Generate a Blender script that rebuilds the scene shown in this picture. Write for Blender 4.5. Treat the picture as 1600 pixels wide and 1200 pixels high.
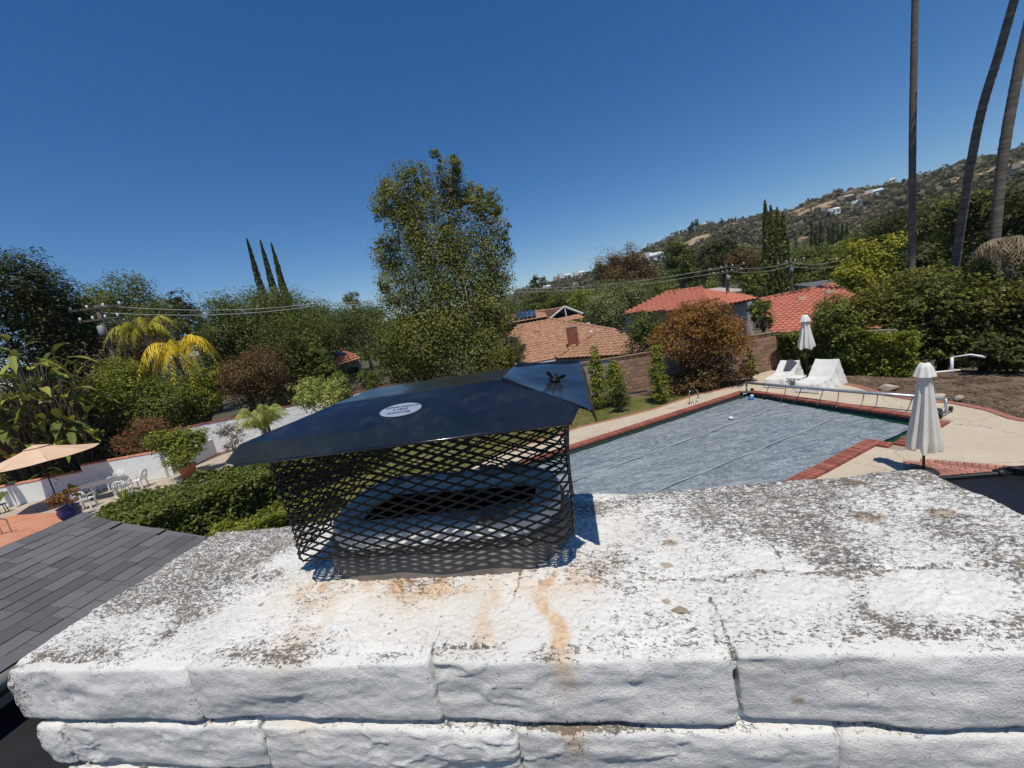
import bpy, math, random
import numpy as np
from mathutils import Vector, Matrix

for o in list(bpy.data.objects):
    bpy.data.objects.remove(o)
S = bpy.context.scene
COL = S.collection
rad = math.radians

# ------------------------------------------------------------------ camera, sky, sun, exposure
EYE = np.array([0., 0., 5.])
F, CX, CY = 600., 800., 600.
def _frame(nadir):
    d = np.array([nadir[0]-CX, nadir[1]-CY, F]); up = -d/np.linalg.norm(d)
    fw = np.array([0, 0, 1.]) - up[2]*up; fw /= np.linalg.norm(fw)
    rt = np.cross(fw, up)
    if rt[0] < 0: rt = -rt
    return np.array([rt, fw, up])
RW = _frame((1400., 4000.))            # rolled about 10 degrees, pitched down about 10 degrees
cam = bpy.data.cameras.new('camera'); cam_o = bpy.data.objects.new('camera', cam); COL.objects.link(cam_o)
cam.sensor_width = 36.; cam.lens = 36.*F/1600.; cam.clip_start = .02; cam.clip_end = 4000.
m = Matrix.Identity(4)
for i in range(3):
    m[i][0] = RW[i, 0]; m[i][1] = -RW[i, 1]; m[i][2] = -RW[i, 2]; m[i][3] = EYE[i]
cam_o.matrix_world = m
S.camera = cam_o
S.render.resolution_x, S.render.resolution_y = 1024, 768

SUN_EL, SUN_AZ = rad(69), rad(177)
w = bpy.data.worlds.new('World'); S.world = w; w.use_nodes = True
nt = w.node_tree
sky = nt.nodes.new('ShaderNodeTexSky'); sky.sky_type = 'NISHITA'; sky.sun_disc = False
sky.sun_elevation = SUN_EL; sky.sun_rotation = SUN_AZ
sky.altitude = 300; sky.air_density = 1.0; sky.dust_density = 0.2; sky.ozone_density = 3.0
bg = nt.nodes['Background']; bg.inputs['Strength'].default_value = 0.098
hs_ = nt.nodes.new('ShaderNodeHueSaturation'); hs_.inputs['Hue'].default_value = .505; hs_.inputs['Saturation'].default_value = 1.36     # clear dry-air blue
nt.links.new(sky.outputs[0], hs_.inputs['Color']); nt.links.new(hs_.outputs[0], bg.inputs['Color'])
sl = bpy.data.lights.new('sun', 'SUN'); sl.energy = 4.2; sl.angle = rad(.53); sl.color = (1., .95, .85)
so = bpy.data.objects.new('sun', sl); COL.objects.link(so)
sd = Vector((math.sin(SUN_AZ)*math.cos(SUN_EL), math.cos(SUN_AZ)*math.cos(SUN_EL), math.sin(SUN_EL)))
so.rotation_euler = sd.to_track_quat('Z', 'Y').to_euler(); so.location = (0, 0, 60)
vs = S.view_settings
vs.view_transform = 'Standard'; vs.look = 'None'; vs.exposure = 0.; vs.gamma = 1.; vs.use_curve_mapping = False

# ------------------------------------------------------------------ surveying helpers (photo sight lines to ground points)
def ray(px, py): return RW @ np.array([px-CX, py-CY, F]) / F
def at_z(px, py, z=0.):
    r = ray(px, py); p = EYE + r*(z-EYE[2])/r[2]; return Vector(p)
def at_d(px, py, d):
    r = ray(px, py); return Vector(EYE + r*d/math.hypot(r[0], r[1]))
def per_px(px, py, d):                 # metres across one photo pixel at horizontal distance d
    r = ray(px, py); n = np.linalg.norm(r); return d/F * math.cos(math.atan2(math.hypot(px-CX, py-CY), F)) / (math.hypot(r[0], r[1])/n)

# ------------------------------------------------------------------ object helpers
def tag(o, label=None, cat=None, group=None, kind=None):
    if label: o['label'] = label
    if cat: o['category'] = cat
    if group: o['group'] = group
    if kind: o['kind'] = kind
    return o
def thing(name, label, cat, loc=(0, 0, 0), rz=0., group=None):
    o = bpy.data.objects.new(name, None); COL.objects.link(o)
    o.empty_display_size = .1; o.location = loc; o.rotation_euler = (0, 0, rz)
    return tag(o, label, cat, group)
def link(name, me, mat=None, parent=None, loc=None, rot=None):
    o = bpy.data.objects.new(name, me); COL.objects.link(o)
    if mat and not me.materials: me.materials.append(mat)
    if parent: o.parent = parent
    if loc is not None: o.location = loc
    if rot is not None: o.rotation_euler = rot
    return o
class Geo:
    def __init__(s): s.v = []; s.f = []
    def add(s, vs, fs):
        b = len(s.v); s.v += [tuple(p) for p in vs]; s.f += [tuple(i+b for i in f) for f in fs]; return s
    def box(s, c, d, rz=0., top=(1, 1), off=(0, 0), axis=None):
        x, y, z = d[0]/2, d[1]/2, d[2]/2; ca, sa = math.cos(rz), math.sin(rz); P = []
        for k in (-1, 1):
            t = top if k > 0 else (1, 1); o = off if k > 0 else (0, 0)
            for i, j in ((-1, -1), (1, -1), (1, 1), (-1, 1)):
                a, b = i*x*t[0]+o[0], j*y*t[1]+o[1]
                P.append((c[0]+a*ca-b*sa, c[1]+a*sa+b*ca, c[2]+k*z))
        return s.add(P, [(3, 2, 1, 0), (4, 5, 6, 7), (0, 1, 5, 4), (1, 2, 6, 5), (2, 3, 7, 6), (3, 0, 4, 7)])
    def tube(s, pts, r, n=8, cap=True):
        pts = [Vector(p) for p in pts]; rs = r if hasattr(r, '__len__') else [r]*len(pts); b = len(s.v); ref = None
        for i, p in enumerate(pts):
            t = (pts[min(i+1, len(pts)-1)]-pts[max(i-1, 0)]).normalized()
            if ref is None: ref = Vector((0, 0, 1)) if abs(t.z) < .9 else Vector((1, 0, 0))
            a = t.cross(ref).normalized(); c = t.cross(a).normalized(); ref = -c if False else ref
            for k in range(n):
                th = 2*math.pi*k/n; q = p+a*math.cos(th)*rs[i]+c*math.sin(th)*rs[i]; s.v.append(tuple(q))
        for i in range(len(pts)-1):
            for k in range(n):
                k2 = (k+1) % n; s.f.append((b+i*n+k, b+i*n+k2, b+(i+1)*n+k2, b+(i+1)*n+k))
        if cap:
            s.f.append(tuple(b+k for k in reversed(range(n)))); e = b+(len(pts)-1)*n; s.f.append(tuple(e+k for k in range(n)))
        return s
    def lathe(s, prof, n=24, c=(0, 0, 0), mod=None):
        b = len(s.v)
        for i, (r, z) in enumerate(prof):
            for k in range(n):
                th = 2*math.pi*k/n; q = r*(mod(th, i) if mod else 1.)
                s.v.append((c[0]+q*math.cos(th), c[1]+q*math.sin(th), c[2]+z))
        for i in range(len(prof)-1):
            for k in range(n):
                k2 = (k+1) % n; s.f.append((b+i*n+k, b+i*n+k2, b+(i+1)*n+k2, b+(i+1)*n+k))
        return s
    def slab(s, poly, th):               # polygon extruded downwards
        n = len(poly); up = [Vector(p) for p in poly]; dn = [p-Vector((0, 0, th)) for p in up]
        fs = [tuple(range(n)), tuple(reversed(range(n, 2*n)))]
        fs += [(i, i+n, (i+1) % n+n, (i+1) % n) for i in range(n)]
        return s.add(up+dn, fs)
    def grid(s, fn, nu, nv):
        b = len(s.v)
        for j in range(nv+1):
            for i in range(nu+1): s.v.append(tuple(fn(i/nu, j/nv)))
        for j in range(nv):
            for i in range(nu):
                a = b+j*(nu+1)+i; s.f.append((a, a+1, a+nu+2, a+nu+1))
        return s
    def mesh(s, name, mat=None, smooth=False):
        me = bpy.data.meshes.new(name); me.from_pydata(s.v, [], s.f); me.validate(); me.update()
        if mat: me.materials.append(mat)
        if smooth: me.polygons.foreach_set('use_smooth', [True]*len(me.polygons))
        return me
    def build(s, name, mat, parent=None, smooth=False, loc=None, rot=None):
        return link(name, s.mesh(name, mat, smooth), None, parent, loc, rot)
def npmesh(name, V, Q, mat, attrs=None, smooth=False):
    me = bpy.data.meshes.new(name); V = np.asarray(V, np.float32); Q = np.asarray(Q, np.int32); k = Q.shape[1]
    me.vertices.add(len(V)); me.vertices.foreach_set('co', V.ravel())
    me.loops.add(Q.size); me.loops.foreach_set('vertex_index', Q.ravel())
    me.polygons.add(len(Q)); me.polygons.foreach_set('loop_start', np.arange(0, Q.size, k, dtype=np.int32))
    if smooth: me.polygons.foreach_set('use_smooth', np.ones(len(Q), bool))
    for nm, (ty, data) in (attrs or {}).items():
        a = me.attributes.new(nm, ty, 'POINT')
        a.data.foreach_set('color' if 'COLOR' in ty else 'value', np.asarray(data, np.float32).ravel())
    me.update(calc_edges=True)
    if mat: me.materials.append(mat)
    return me
def vnoise(P, seed=0):
    P = np.asarray(P, float); I = np.floor(P).astype(np.int64); f = P-I; f = f*f*(3-2*f); out = 0.
    def h(i, j, k):
        n = (i*374761393 + j*668265263 + k*2147483647 + seed*1274126177) & 0xffffffff
        n = ((n ^ (n >> 13))*1274126177) & 0xffffffff; n = n ^ (n >> 16)
        return (n & 0xffff)/65535.
    for a in (0, 1):
        for b in (0, 1):
            for c in (0, 1):
                wgt = (f[..., 0] if a else 1-f[..., 0])*(f[..., 1] if b else 1-f[..., 1])*(f[..., 2] if c else 1-f[..., 2])
                out = out + wgt*h(I[..., 0]+a, I[..., 1]+b, I[..., 2]+c)
    return out*2-1
def fbm(P, o=4, seed=0):
    P = np.asarray(P, float); r = 0.; a = .5
    for i in range(o): r = r+a*vnoise(P*(2**i)+i*17.3, seed+i); a *= .5
    return r

# ------------------------------------------------------------------ materials
def mk(name, base=(.5, .5, .5), rough=.8, metal=0., spec=.3):
    ma = bpy.data.materials.new(name); ma.use_nodes = True; b = ma.node_tree.nodes['Principled BSDF']
    b.inputs['Base Color'].default_value = (*base, 1); b.inputs['Roughness'].default_value = rough
    b.inputs['Metallic'].default_value = metal; b.inputs['Specular IOR Level'].default_value = spec
    return ma, ma.node_tree, b
def N(t, ty, **kw):
    n = t.nodes.new(ty)
    for k, v in kw.items():
        if k in n.inputs: n.inputs[k].default_value = v
        else: setattr(n, k, v)
    return n
def ramp(t, fac, stops):
    r = t.nodes.new('ShaderNodeValToRGB'); e = r.color_ramp.elements
    while len(e) < len(stops): e.new(.5)
    for el, (p, c) in zip(e, stops): el.position = p; el.color = (*c, 1) if len(c) == 3 else c
    t.links.new(fac, r.inputs[0]); return r.outputs[0]
def coords(t, scale=(1, 1, 1), rz=0., kind='Object'):
    c = t.nodes.new('ShaderNodeTexCoord'); mp = t.nodes.new('ShaderNodeMapping')
    mp.inputs['Scale'].default_value = scale; mp.inputs['Rotation'].default_value = (0, 0, rz)
    t.links.new(c.outputs[kind], mp.inputs[0]); return mp.outputs[0]
def noise(t, vec, scale, detail=5., rough=.6, dist=0.):
    n = N(t, 'ShaderNodeTexNoise', Scale=scale, Detail=detail, Roughness=rough, Distortion=dist)
    if vec is not None: t.links.new(vec, n.inputs['Vector'])
    return n.outputs['Fac']
def mix(t, fac, a, b, mode='MIX'):
    n = t.nodes.new('ShaderNodeMix'); n.data_type = 'RGBA'; n.blend_type = mode
    for s, v in ((n.inputs[0], fac), (n.inputs[6], a), (n.inputs[7], b)):
        if isinstance(v, (int, float)): s.default_value = v
        elif isinstance(v, tuple): s.default_value = (*v, 1)
        else: t.links.new(v, s)
    return n.outputs[2]
def maths(t, op, a, b=0., clamp=False):
    n = t.nodes.new('ShaderNodeMath'); n.operation = op; n.use_clamp = clamp
    for s, v in ((n.inputs[0], a), (n.inputs[1], b)):
        if isinstance(v, (int, float)): s.default_value = v
        else: t.links.new(v, s)
    return n.outputs[0]
def bump(t, b, h, strength=.4, dist=.01, prev=None):
    n = N(t, 'ShaderNodeBump', Strength=strength, Distance=dist); t.links.new(h, n.inputs['Height'])
    if prev: t.links.new(prev, n.inputs['Normal'])
    t.links.new(n.outputs[0], b.inputs['Normal']); return n.outputs[0]
def mottled(name, c1, c2, scale=6., rough=.85, bs=.3, bd=.01, bscale=40., metal=0., spec=.3, lo=.3, hi=.7, per=.0):
    ma, t, b = mk(name, c1, rough, metal, spec); v = coords(t)
    f = noise(t, v, scale, 6.); c = ramp(t, f, [(lo, c1), (hi, c2)])
    if per:
        oi = t.nodes.new('ShaderNodeObjectInfo'); k = maths(t, 'MULTIPLY_ADD', oi.outputs['Random'], 2*per); 
        k.node.inputs[2].default_value = 1-per
        hsv = t.nodes.new('ShaderNodeHueSaturation'); t.links.new(k, hsv.inputs['Value']); t.links.new(c, hsv.inputs['Color']); c = hsv.outputs[0]
    t.links.new(c, b.inputs['Base Color'])
    if bs: bump(t, b, noise(t, v, bscale, 6., .7), bs, bd)
    return ma
def leafmat(name, dark, mid, light, trans=.3, gain=1.75):
    dark, mid, light = (tuple(x*gain*k for x, k in zip(c, (1.06, 1., .72))) for c in (dark, mid, light))
    ma, t, b = mk(name, mid, .6, 0, .25)
    a = N(t, 'ShaderNodeAttribute', attribute_name='tint')
    c = ramp(t, a.outputs['Fac'], [(0., dark), (.5, mid), (1., light)])
    t.links.new(c, b.inputs['Base Color']); tr = t.nodes.new('ShaderNodeBsdfTranslucent'); t.links.new(c, tr.inputs['Color'])
    mx = N(t, 'ShaderNodeMixShader'); mx.inputs[0].default_value = trans
    t.links.new(b.outputs[0], mx.inputs[1]); t.links.new(tr.outputs[0], mx.inputs[2])
    t.links.new(mx.outputs[0], t.nodes['Material Output'].inputs['Surface']); return ma

MAT = {}
MAT['bark'] = mottled('bark', (.09, .065, .045), (.19, .15, .11), 9., .9, .6, .02, 30.)
MAT['palebark'] = mottled('palebark', (.16, .13, .10), (.3, .25, .2), 9., .9, .6, .02, 30.)
MAT['deck'] = None
MAT['white_plaster'] = mottled('white_plaster', (.76, .755, .73), (.86, .855, .83), 3., .85, .15, .01, 60.)
MAT['white_plastic'] = mottled('white_plastic', (.74, .74, .72), (.82, .82, .8), 5., .4, 0)
MAT['cloth'] = mottled('cloth', (.58, .565, .53), (.70, .685, .645), 2.5, .9, .25, .01, 25.)
MAT['canvas'] = mottled('canvas', (.66, .645, .59), (.77, .755, .70), 2.5, .9, .2, .006, 30.)
MAT['tan_canvas'] = mottled('tan_canvas', (.60, .41, .27), (.68, .48, .33), 2., .9, .1, .01, 60.)
MAT['dark_metal'] = mottled('dark_metal', (.02, .018, .016), (.04, .035, .03), 8., .5, 0)
MAT['brown_wood'] = mottled('brown_wood', (.07, .03, .02), (.11, .05, .03), 14., .6, .1, .005, 40.)
MAT['grey_metal'] = mottled('grey_metal', (.36, .38, .40), (.46, .48, .5), 6., .35, 0, metal=.6)
MAT['terracotta'] = mottled('terracotta', (.42, .15, .08), (.56, .24, .14), 5., .8, .2, .01, 50., per=.15)
MAT['brick'] = mottled('brick', (.22, .06, .042), (.36, .13, .09), 14., .85, .35, .006, 90., per=.25)
MAT['patio_brick'] = mottled('patio_brick', (.33, .13, .09), (.45, .21, .16), 12., .85, .3, .006, 90., per=.25)
MAT['slump'] = mottled('slump', (.26, .15, .095), (.36, .23, .155), 5., .9, .4, .02, 40., per=.22)
MAT['mortar'] = mottled('mortar', (.27, .22, .17), (.35, .29, .23), 8., .95, .3, .01, 60.)
MAT['soil'] = mottled('soil', (.085, .055, .036), (.22, .155, .10), 1.2, .98, .7, .05, 14., lo=.35, hi=.72)
MAT['lawn'] = mottled('lawn', (.09, .10, .022), (.19, .16, .06), .9, .95, .6, .03, 40., lo=.38, hi=.7)
MAT['patio'] = mottled('patio', (.36, .30, .23), (.46, .39, .31), 1.5, .9, .15, .005, 40.)
MAT['red_tile'] = mottled('red_tile', (.36, .105, .066), (.5, .185, .12), 2.2, .8, .25, .01, 30., per=.12)
MAT['tan_tile'] = mottled('tan_tile', (.24, .115, .065), (.47, .27, .17), 3., .85, .25, .01, 30.)
MAT['house_white'] = mottled('house_white', (.6, .6, .59), (.7, .7, .68), 2., .85, .1, .01, 50.)
MAT['house_tan'] = mottled('house_tan', (.36, .28, .2), (.45, .36, .27), 2., .85, .1, .01, 50.)
MAT['glass'] = mk('glass', (.02, .025, .03), .08, 0, .8)[0]
MAT['solar'] = mottled('solar', (.02, .025, .04), (.035, .04, .06), 3., .22, 0, spec=.5)
MAT['black_roof'] = mottled('black_roof', (.011, .011, .012), (.02, .02, .022), 2.5, .75, .35, .01, 30.)
MAT['black_rubber'] = mk('black_rubber', (.012, .012, .013), .45)[0]
MAT['blue_glaze'] = mottled('blue_glaze', (.012, .02, .10), (.02, .035, .16), 4., .18, 0, spec=.6)
MAT['wood_pole'] = mottled('wood_pole', (.075, .06, .05), (.13, .105, .085), 6., .9, .3, .01, 30.)
MAT['steel'] = mk('steel', (.55, .56, .57), .22, 1.)[0]
MAT['paper'] = mk('paper', (.24, .28, .36), .5)[0]
MAT['ink'] = mk('ink', (.02, .03, .09), .6)[0]
MAT['sling_mesh'] = mottled('sling_fabric', (.05, .055, .075), (.075, .08, .1), 10., .8, 0)  # dark sling cloth of the lounger, bare where its cover is open

LEAF = {
 'dark':   leafmat('foliage_dark', (.016, .022, .008), (.032, .043, .014), (.072, .088, .03)),
 'oak':    leafmat('foliage_oak', (.026, .038, .010), (.056, .074, .019), (.115, .13, .036)),
 'mid':    leafmat('foliage_mid', (.032, .048, .012), (.07, .092, .022), (.14, .15, .04)),
 'bright': leafmat('foliage_bright', (.05, .07, .012), (.115, .14, .022), (.21, .22, .045)),
 'lemon':  leafmat('foliage_lemon', (.07, .085, .012), (.16, .17, .02), (.28, .26, .045)),
 'olive':  leafmat('foliage_olive', (.034, .036, .010), (.082, .082, .019), (.17, .16, .05)),
 'grey':   leafmat('foliage_grey', (.05, .062, .03), (.1, .115, .055), (.17, .185, .1)),
 'rust':   leafmat('foliage_rust', (.065, .036, .014), (.15, .078, .026), (.25, .135, .05)),
 'brown':  leafmat('foliage_brown', (.04, .028, .014), (.085, .055, .027), (.15, .105, .055)),
 'mauve':  leafmat('foliage_mauve', (.055, .042, .034), (.11, .082, .068), (.17, .13, .11)),
 'pale':   leafmat('foliage_pale', (.09, .115, .035), (.19, .22, .075), (.32, .34, .14)),
 'yellow': leafmat('foliage_yellow', (.16, .14, .015), (.38, .30, .025), (.55, .44, .05)),
 'red':    leafmat('foliage_red', (.04, .035, .02), (.085, .06, .035), (.24, .06, .05)),
 'broad':  leafmat('foliage_broad', (.045, .06, .016), (.09, .115, .03), (.2, .215, .06)),
 'dry':    leafmat('foliage_dry', (.07, .058, .05), (.15, .125, .105), (.24, .2, .17)),
 'plume':  leafmat('foliage_plume', (.045, .054, .016), (.105, .118, .034), (.2, .205, .08)),
 'scrub':  leafmat('foliage_scrub', (.035, .036, .024), (.062, .06, .04), (.105, .098, .068)),
 'brush':  leafmat('foliage_brush', (.06, .048, .032), (.105, .083, .056), (.16, .13, .09)),
 'grass':  leafmat('grass_blades', (.075, .085, .02), (.14, .14, .035), (.26, .22, .09)),
}

# ------------------------------------------------------------------ foliage
def leaf_geo(P, Nn, size, rng, aspect=.55, tint=None, axis=None, fold=.12):
    n = len(P); R = rng.normal(size=(n, 3)) if axis is None else axis+rng.normal(size=(n, 3))*.25
    A = R-np.sum(R*Nn, 1, keepdims=True)*Nn; A /= np.linalg.norm(A, axis=1, keepdims=True)+1e-9
    B = np.cross(Nn, A); s = (size*(.6+.8*rng.random(n)))[:, None]
    V = np.empty((n, 4, 3)); V[:, 0] = P-A*s*.5; V[:, 1] = P+B*s*aspect*.5+Nn*s*fold; V[:, 2] = P+A*s*.5; V[:, 3] = P-B*s*aspect*.5+Nn*s*fold
    Q = np.arange(n*4).reshape(n, 4)
    t = rng.random(n) if tint is None else tint
    return V.reshape(-1, 3), Q, np.repeat(np.clip(t, 0, 1), 4)
def crown_points(lobes, n, rng, clump=.16, per=26, shell=.45):
    W = np.array([l[2] for l in lobes], float); W /= W.sum(); K = max(8, n//per)
    idx = rng.choice(len(lobes), K, p=W); C = np.array([l[0] for l in lobes])[idx]; R = np.array([l[1] for l in lobes])[idx]
    d = rng.normal(size=(K, 3)); d /= np.linalg.norm(d, axis=1, keepdims=True)
    r = shell+(1.04-shell)*rng.random(K)**.6
    c = C+d*R*r[:, None]; cr = clump*np.min(R, axis=1)*(.6+.9*rng.random(K)); ct = rng.random(K)
    li = rng.integers(0, K, n); off = np.clip(rng.normal(size=(n, 3)), -1.5, 1.5)*cr[li][:, None]*np.array([1, 1, .75])
    P = c[li]+off; out = d[li]*.5+off/(cr[li][:, None]+1e-6)*.3+np.array([0, 0, .75])
    Nn = out+rng.normal(size=(n, 3))*.5; Nn /= np.linalg.norm(Nn, axis=1, keepdims=True)
    tint = .62*ct[li]+.38*rng.random(n)
    return P, Nn, tint
def auto_lobes(rx, ry, z0, z1, rng, k=7, up=0.):
    zc, rz = (z0+z1)/2, (z1-z0)/2; L = [((0, 0, zc), (rx*.72, ry*.72, rz*.8), 2.)]
    for i in range(k):
        a = 2*math.pi*(i+rng.random()*.8)/k; q = .5+.25*rng.random(); zz = zc+rz*(rng.random()*1.25-.6)
        s = .38+.2*rng.random()
        L.append(((rx*q*math.cos(a), ry*q*math.sin(a), zz), (rx*s, ry*s, rz*s), 1.))
    L.append(((rx*.15*rng.normal(), 0, z1-rz*.42), (rx*.45, ry*.45, rz*.42), 1.))
    return L
def limb_geo(h0, h1, r, rng, rx, n=5, spread=.6):
    g = Geo(); g.tube([(0, 0, 0), (r*.3, 0, h0*.5), (0, r*.2, h0), (r*.2, 0, h0+(h1-h0)*.55)], [r*1.25, r, r*.8, r*.3], 8)
    for i in range(n):
        a = 2*math.pi*(i+rng.random()*.6)/n; z = h0*(.75+.3*rng.random()); L = rx*spread*(.7+.5*rng.random()); up = (h1-h0)*(.35+.4*rng.random())
        g.tube([(0, 0, z), (L*.35*math.cos(a), L*.35*math.sin(a), z+up*.45), (L*math.cos(a), L*math.sin(a), z+up)], [r*.55, r*.35, r*.12], 6)
    return g
SEED = [11]
def plant(name, label, cat, base, rx, ry, z0, z1, leaf, mat, cov=5., group=None, lobes=None, trunk=None, clump=.3, per=30, bark='bark', rz=0., shell=.42, aspect=.55, nmax=40000, limbs=5, spread=.6, k=7):
    """base on the ground; crown from z0 to z1 above it"""
    SEED[0] += 1; rng = np.random.default_rng(SEED[0])
    t = thing(name, label, cat, base, rz, group)
    L = lobes or auto_lobes(rx, ry, z0, z1, rng, k)
    leaf *= .86
    n = int(min(nmax, cov*math.pi*rx*(z1-z0)/2/(leaf*leaf*aspect*.5))); n = max(n, 120)
    P, Nn, ti = crown_points(L, n, rng, clump, per, shell)
    P[:, 2] = np.maximum(P[:, 2], .03)
    V, Q, tt = leaf_geo(P, Nn, leaf, rng, aspect, ti)
    link('crown', npmesh('crown', V, Q, LEAF[mat], {'tint': ('FLOAT', tt)}), None, t)
    r = trunk if trunk else max(.05, (z1)*.022)
    lg = limb_geo(max(z0*1.05, .25), z1*.86, r, rng, rx, limbs, spread)
    if lobes:
        for (c_, R_, w_) in lobes:
            if R_[0] < .9: continue
            zb_ = c_[2]*.45; e_ = Vector(c_)+Vector((0, 0, R_[2]*.5)); lg.tube([(0, 0, zb_*.6), (c_[0]*.45, c_[1]*.45, zb_), (c_[0]*.9, c_[1], c_[2]-R_[2]*.3), e_], [r*.5, r*.34, r*.2, r*.06], 5)
    lg.build('trunk', MAT[bark], t, True)
    return t

# ------------------------------------------------------------------ terrain, hill
AZ = np.array([-180, -75, -50, -30, -10, 0, 7, 12, 16, 19.4, 24, 27.8, 31, 35, 38, 41, 44, 47, 50, 53.5, 60, 75, 180.])
EL = np.array([1.0, 1.2, 1.6, 2.0, 2.4, 2.9, 3.6, 3.9, 4.6, 5.2, 6.3, 6.9, 6.6, 6.3, 6.35, 6.9, 6.5, 6.1, 6.4, 6.3, 6.4, 5., 1.])
RIDGE = 620.
def terrain(x, y):
    x = np.asarray(x, float); y = np.asarray(y, float); R = np.hypot(x, y); az = np.degrees(np.arctan2(x, y))
    e = np.interp(az, AZ, EL); top = 5+RIDGE*np.tan(np.radians(e))
    k = np.clip((R-110)/(RIDGE-110), 0, 1); k = k**1.25
    P = np.stack([x/70., y/70., 0*x], -1)
    z = -1.2+(top+1.2)*k + fbm(P, 4, 5)*12*np.clip((R-130)/250, 0, 1)*np.clip((RIDGE-R)/200, .12, 1)
    z = np.where(R > RIDGE, z-(R-RIDGE)*.22, z)
    return z
def hill_pt(px, py, rmin=120., rmax=640.):
    r = ray(px, py); h = math.hypot(r[0], r[1])
    for R in np.arange(rmin, rmax, 4.):
        p = EYE+r*R/h
        if p[2] < terrain(p[0], p[1]): return Vector((p[0], p[1], float(terrain(p[0], p[1])))), R
    p = EYE+r*560/h; return Vector((p[0], p[1], float(terrain(p[0], p[1])))), 560.
CUTS = [(hill_pt(px, py)[0], s_) for px, py, s_ in ((1245, 331, 20), (1270, 328, 20), (1292, 322, 16), (1284, 312, 9), (1335, 301, 14), (1362, 297, 12), (1110, 362, 22), (1140, 352, 18), (1085, 375, 16), (1504, 285, 12), (1590, 264, 12), (1030, 388, 14))]
def cut_mask(x, y):                # bare earth cuts and dry slopes on the hill
    m_ = 0*np.asarray(x, float)
    for p, s_ in CUTS: m_ = np.maximum(m_, np.exp(-((x-p.x)**2+(y-p.y)**2)/(1.15*s_)**2))
    return m_
rr = np.concatenate([np.linspace(2, 60, 14), np.geomspace(70, 620, 90), np.linspace(640, 1600, 14)])
aa = np.radians(np.concatenate([np.linspace(-180, -72, 22)[:-1], np.linspace(-72, 72, 260), np.linspace(72, 180, 22)[1:]]))
RR, AA = np.meshgrid(rr, aa); X, Y = RR*np.sin(AA), RR*np.cos(AA); Z = terrain(X, Y)
Vt = np.stack([X, Y, Z], -1).reshape(-1, 3); na, nr = RR.shape
I = (np.arange(na-1)[:, None]*nr+np.arange(nr-1)[None]).ravel(); Qt = np.stack([I, I+nr, I+nr+1, I+1], 1)
ma, t, b = mk('hillside', (.2, .15, .1), .95); v = coords(t)
c1 = ramp(t, noise(t, v, .012, 6., .6), [(.3, (.05, .052, .027)), (.48, (.085, .075, .042)), (.62, (.14, .108, .064)), (.76, (.3, .21, .125))])
c2 = ramp(t, noise(t, v, .12, 5., .65), [(.35, (.035, .038, .022)), (.68, (.19, .145, .095))])
ca = N(t, 'ShaderNodeAttribute', attribute_name='cut'); c3 = ramp(t, noise(t, v, .2, 5., .65), [(.35, (.2, .135, .085)), (.6, (.42, .29, .18))])
t.links.new(mix(t, maths(t, 'MULTIPLY', maths(t, 'SUBTRACT', maths(t, 'ADD', ca.outputs['Fac'], maths(t, 'MULTIPLY', noise(t, v, .06, 5.), .5)), .42), 2.2, True), mix(t, .35, c1, c2), c3), b.inputs['Base Color']); bump(t, b, noise(t, v, .25, 5.), .6, 1.)
tag(link('terrain', npmesh('terrain', Vt, Qt, ma, {'cut': ('FLOAT', cut_mask(Vt[:, 0], Vt[:, 1]))}, True)), kind='structure')

# yard sheets -----------------------------------------------------------------------------------------
def v2(p, z): return Vector((p[0], p[1], z))
def fill_poly(name, outer, holes, z, mat, depth=0., parent=None):
    import bmesh
    bm = bmesh.new(); edges = []
    for loop in [outer]+holes:
        vs_ = [bm.verts.new((p[0], p[1], z)) for p in loop]
        for i in range(len(vs_)): edges.append(bm.edges.new((vs_[i], vs_[(i+1) % len(vs_)])))
    bmesh.ops.triangle_fill(bm, edges=edges, use_beauty=True, use_dissolve=False)
    bmesh.ops.recalc_face_normals(bm, faces=bm.faces)
    for f in bm.faces:
        if f.normal.z < 0: f.normal_flip()
    if depth:
        r = bmesh.ops.extrude_face_region(bm, geom=list(bm.faces))
        tv = [e for e in r['geom'] if isinstance(e, bmesh.types.BMVert)]
        bmesh.ops.translate(bm, verts=tv, vec=(0, 0, depth))
        # original faces stay below
    me = bpy.data.meshes.new(name); bm.to_mesh(me); bm.free(); me.materials.append(mat)
    return link(name, me, None, parent)

POOL = [(10.05, 16.2), (11.75, 10.32), (9.6, 9.38), (9.35, 9.86), (7.1, 8.9), (.2, 6.2), (-2.4, 11.65)]
def offset(poly, d):
    n = len(poly); out = []
    for i in range(n):
        p0, p1, p2 = (Vector((*poly[j % n], 0)) for j in (i-1, i, i+1))
        e1, e2 = (p1-p0).normalized(), (p2-p1).normalized(); n1, n2 = Vector((-e1.y, e1.x, 0)), Vector((-e2.y, e2.x, 0))
        k = (n1+n2); k = k/(1+n1.dot(n2)) if 1+n1.dot(n2) > .2 else n1
        out.append(((p1+k*d).x, (p1+k*d).y))
    return out
POOL_OUT = offset(POOL, .31)
yard = [(-36, -2), (-36, 23.4), (-8, 25.5), (0, 21.5), (5, 19.6), (14.6, 19.6), (18.5, 12.5), (30, 8), (30, -2)]
tag(fill_poly('yard_soil', yard, [POOL_OUT], -.06, MAT['soil']), kind='structure')

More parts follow.
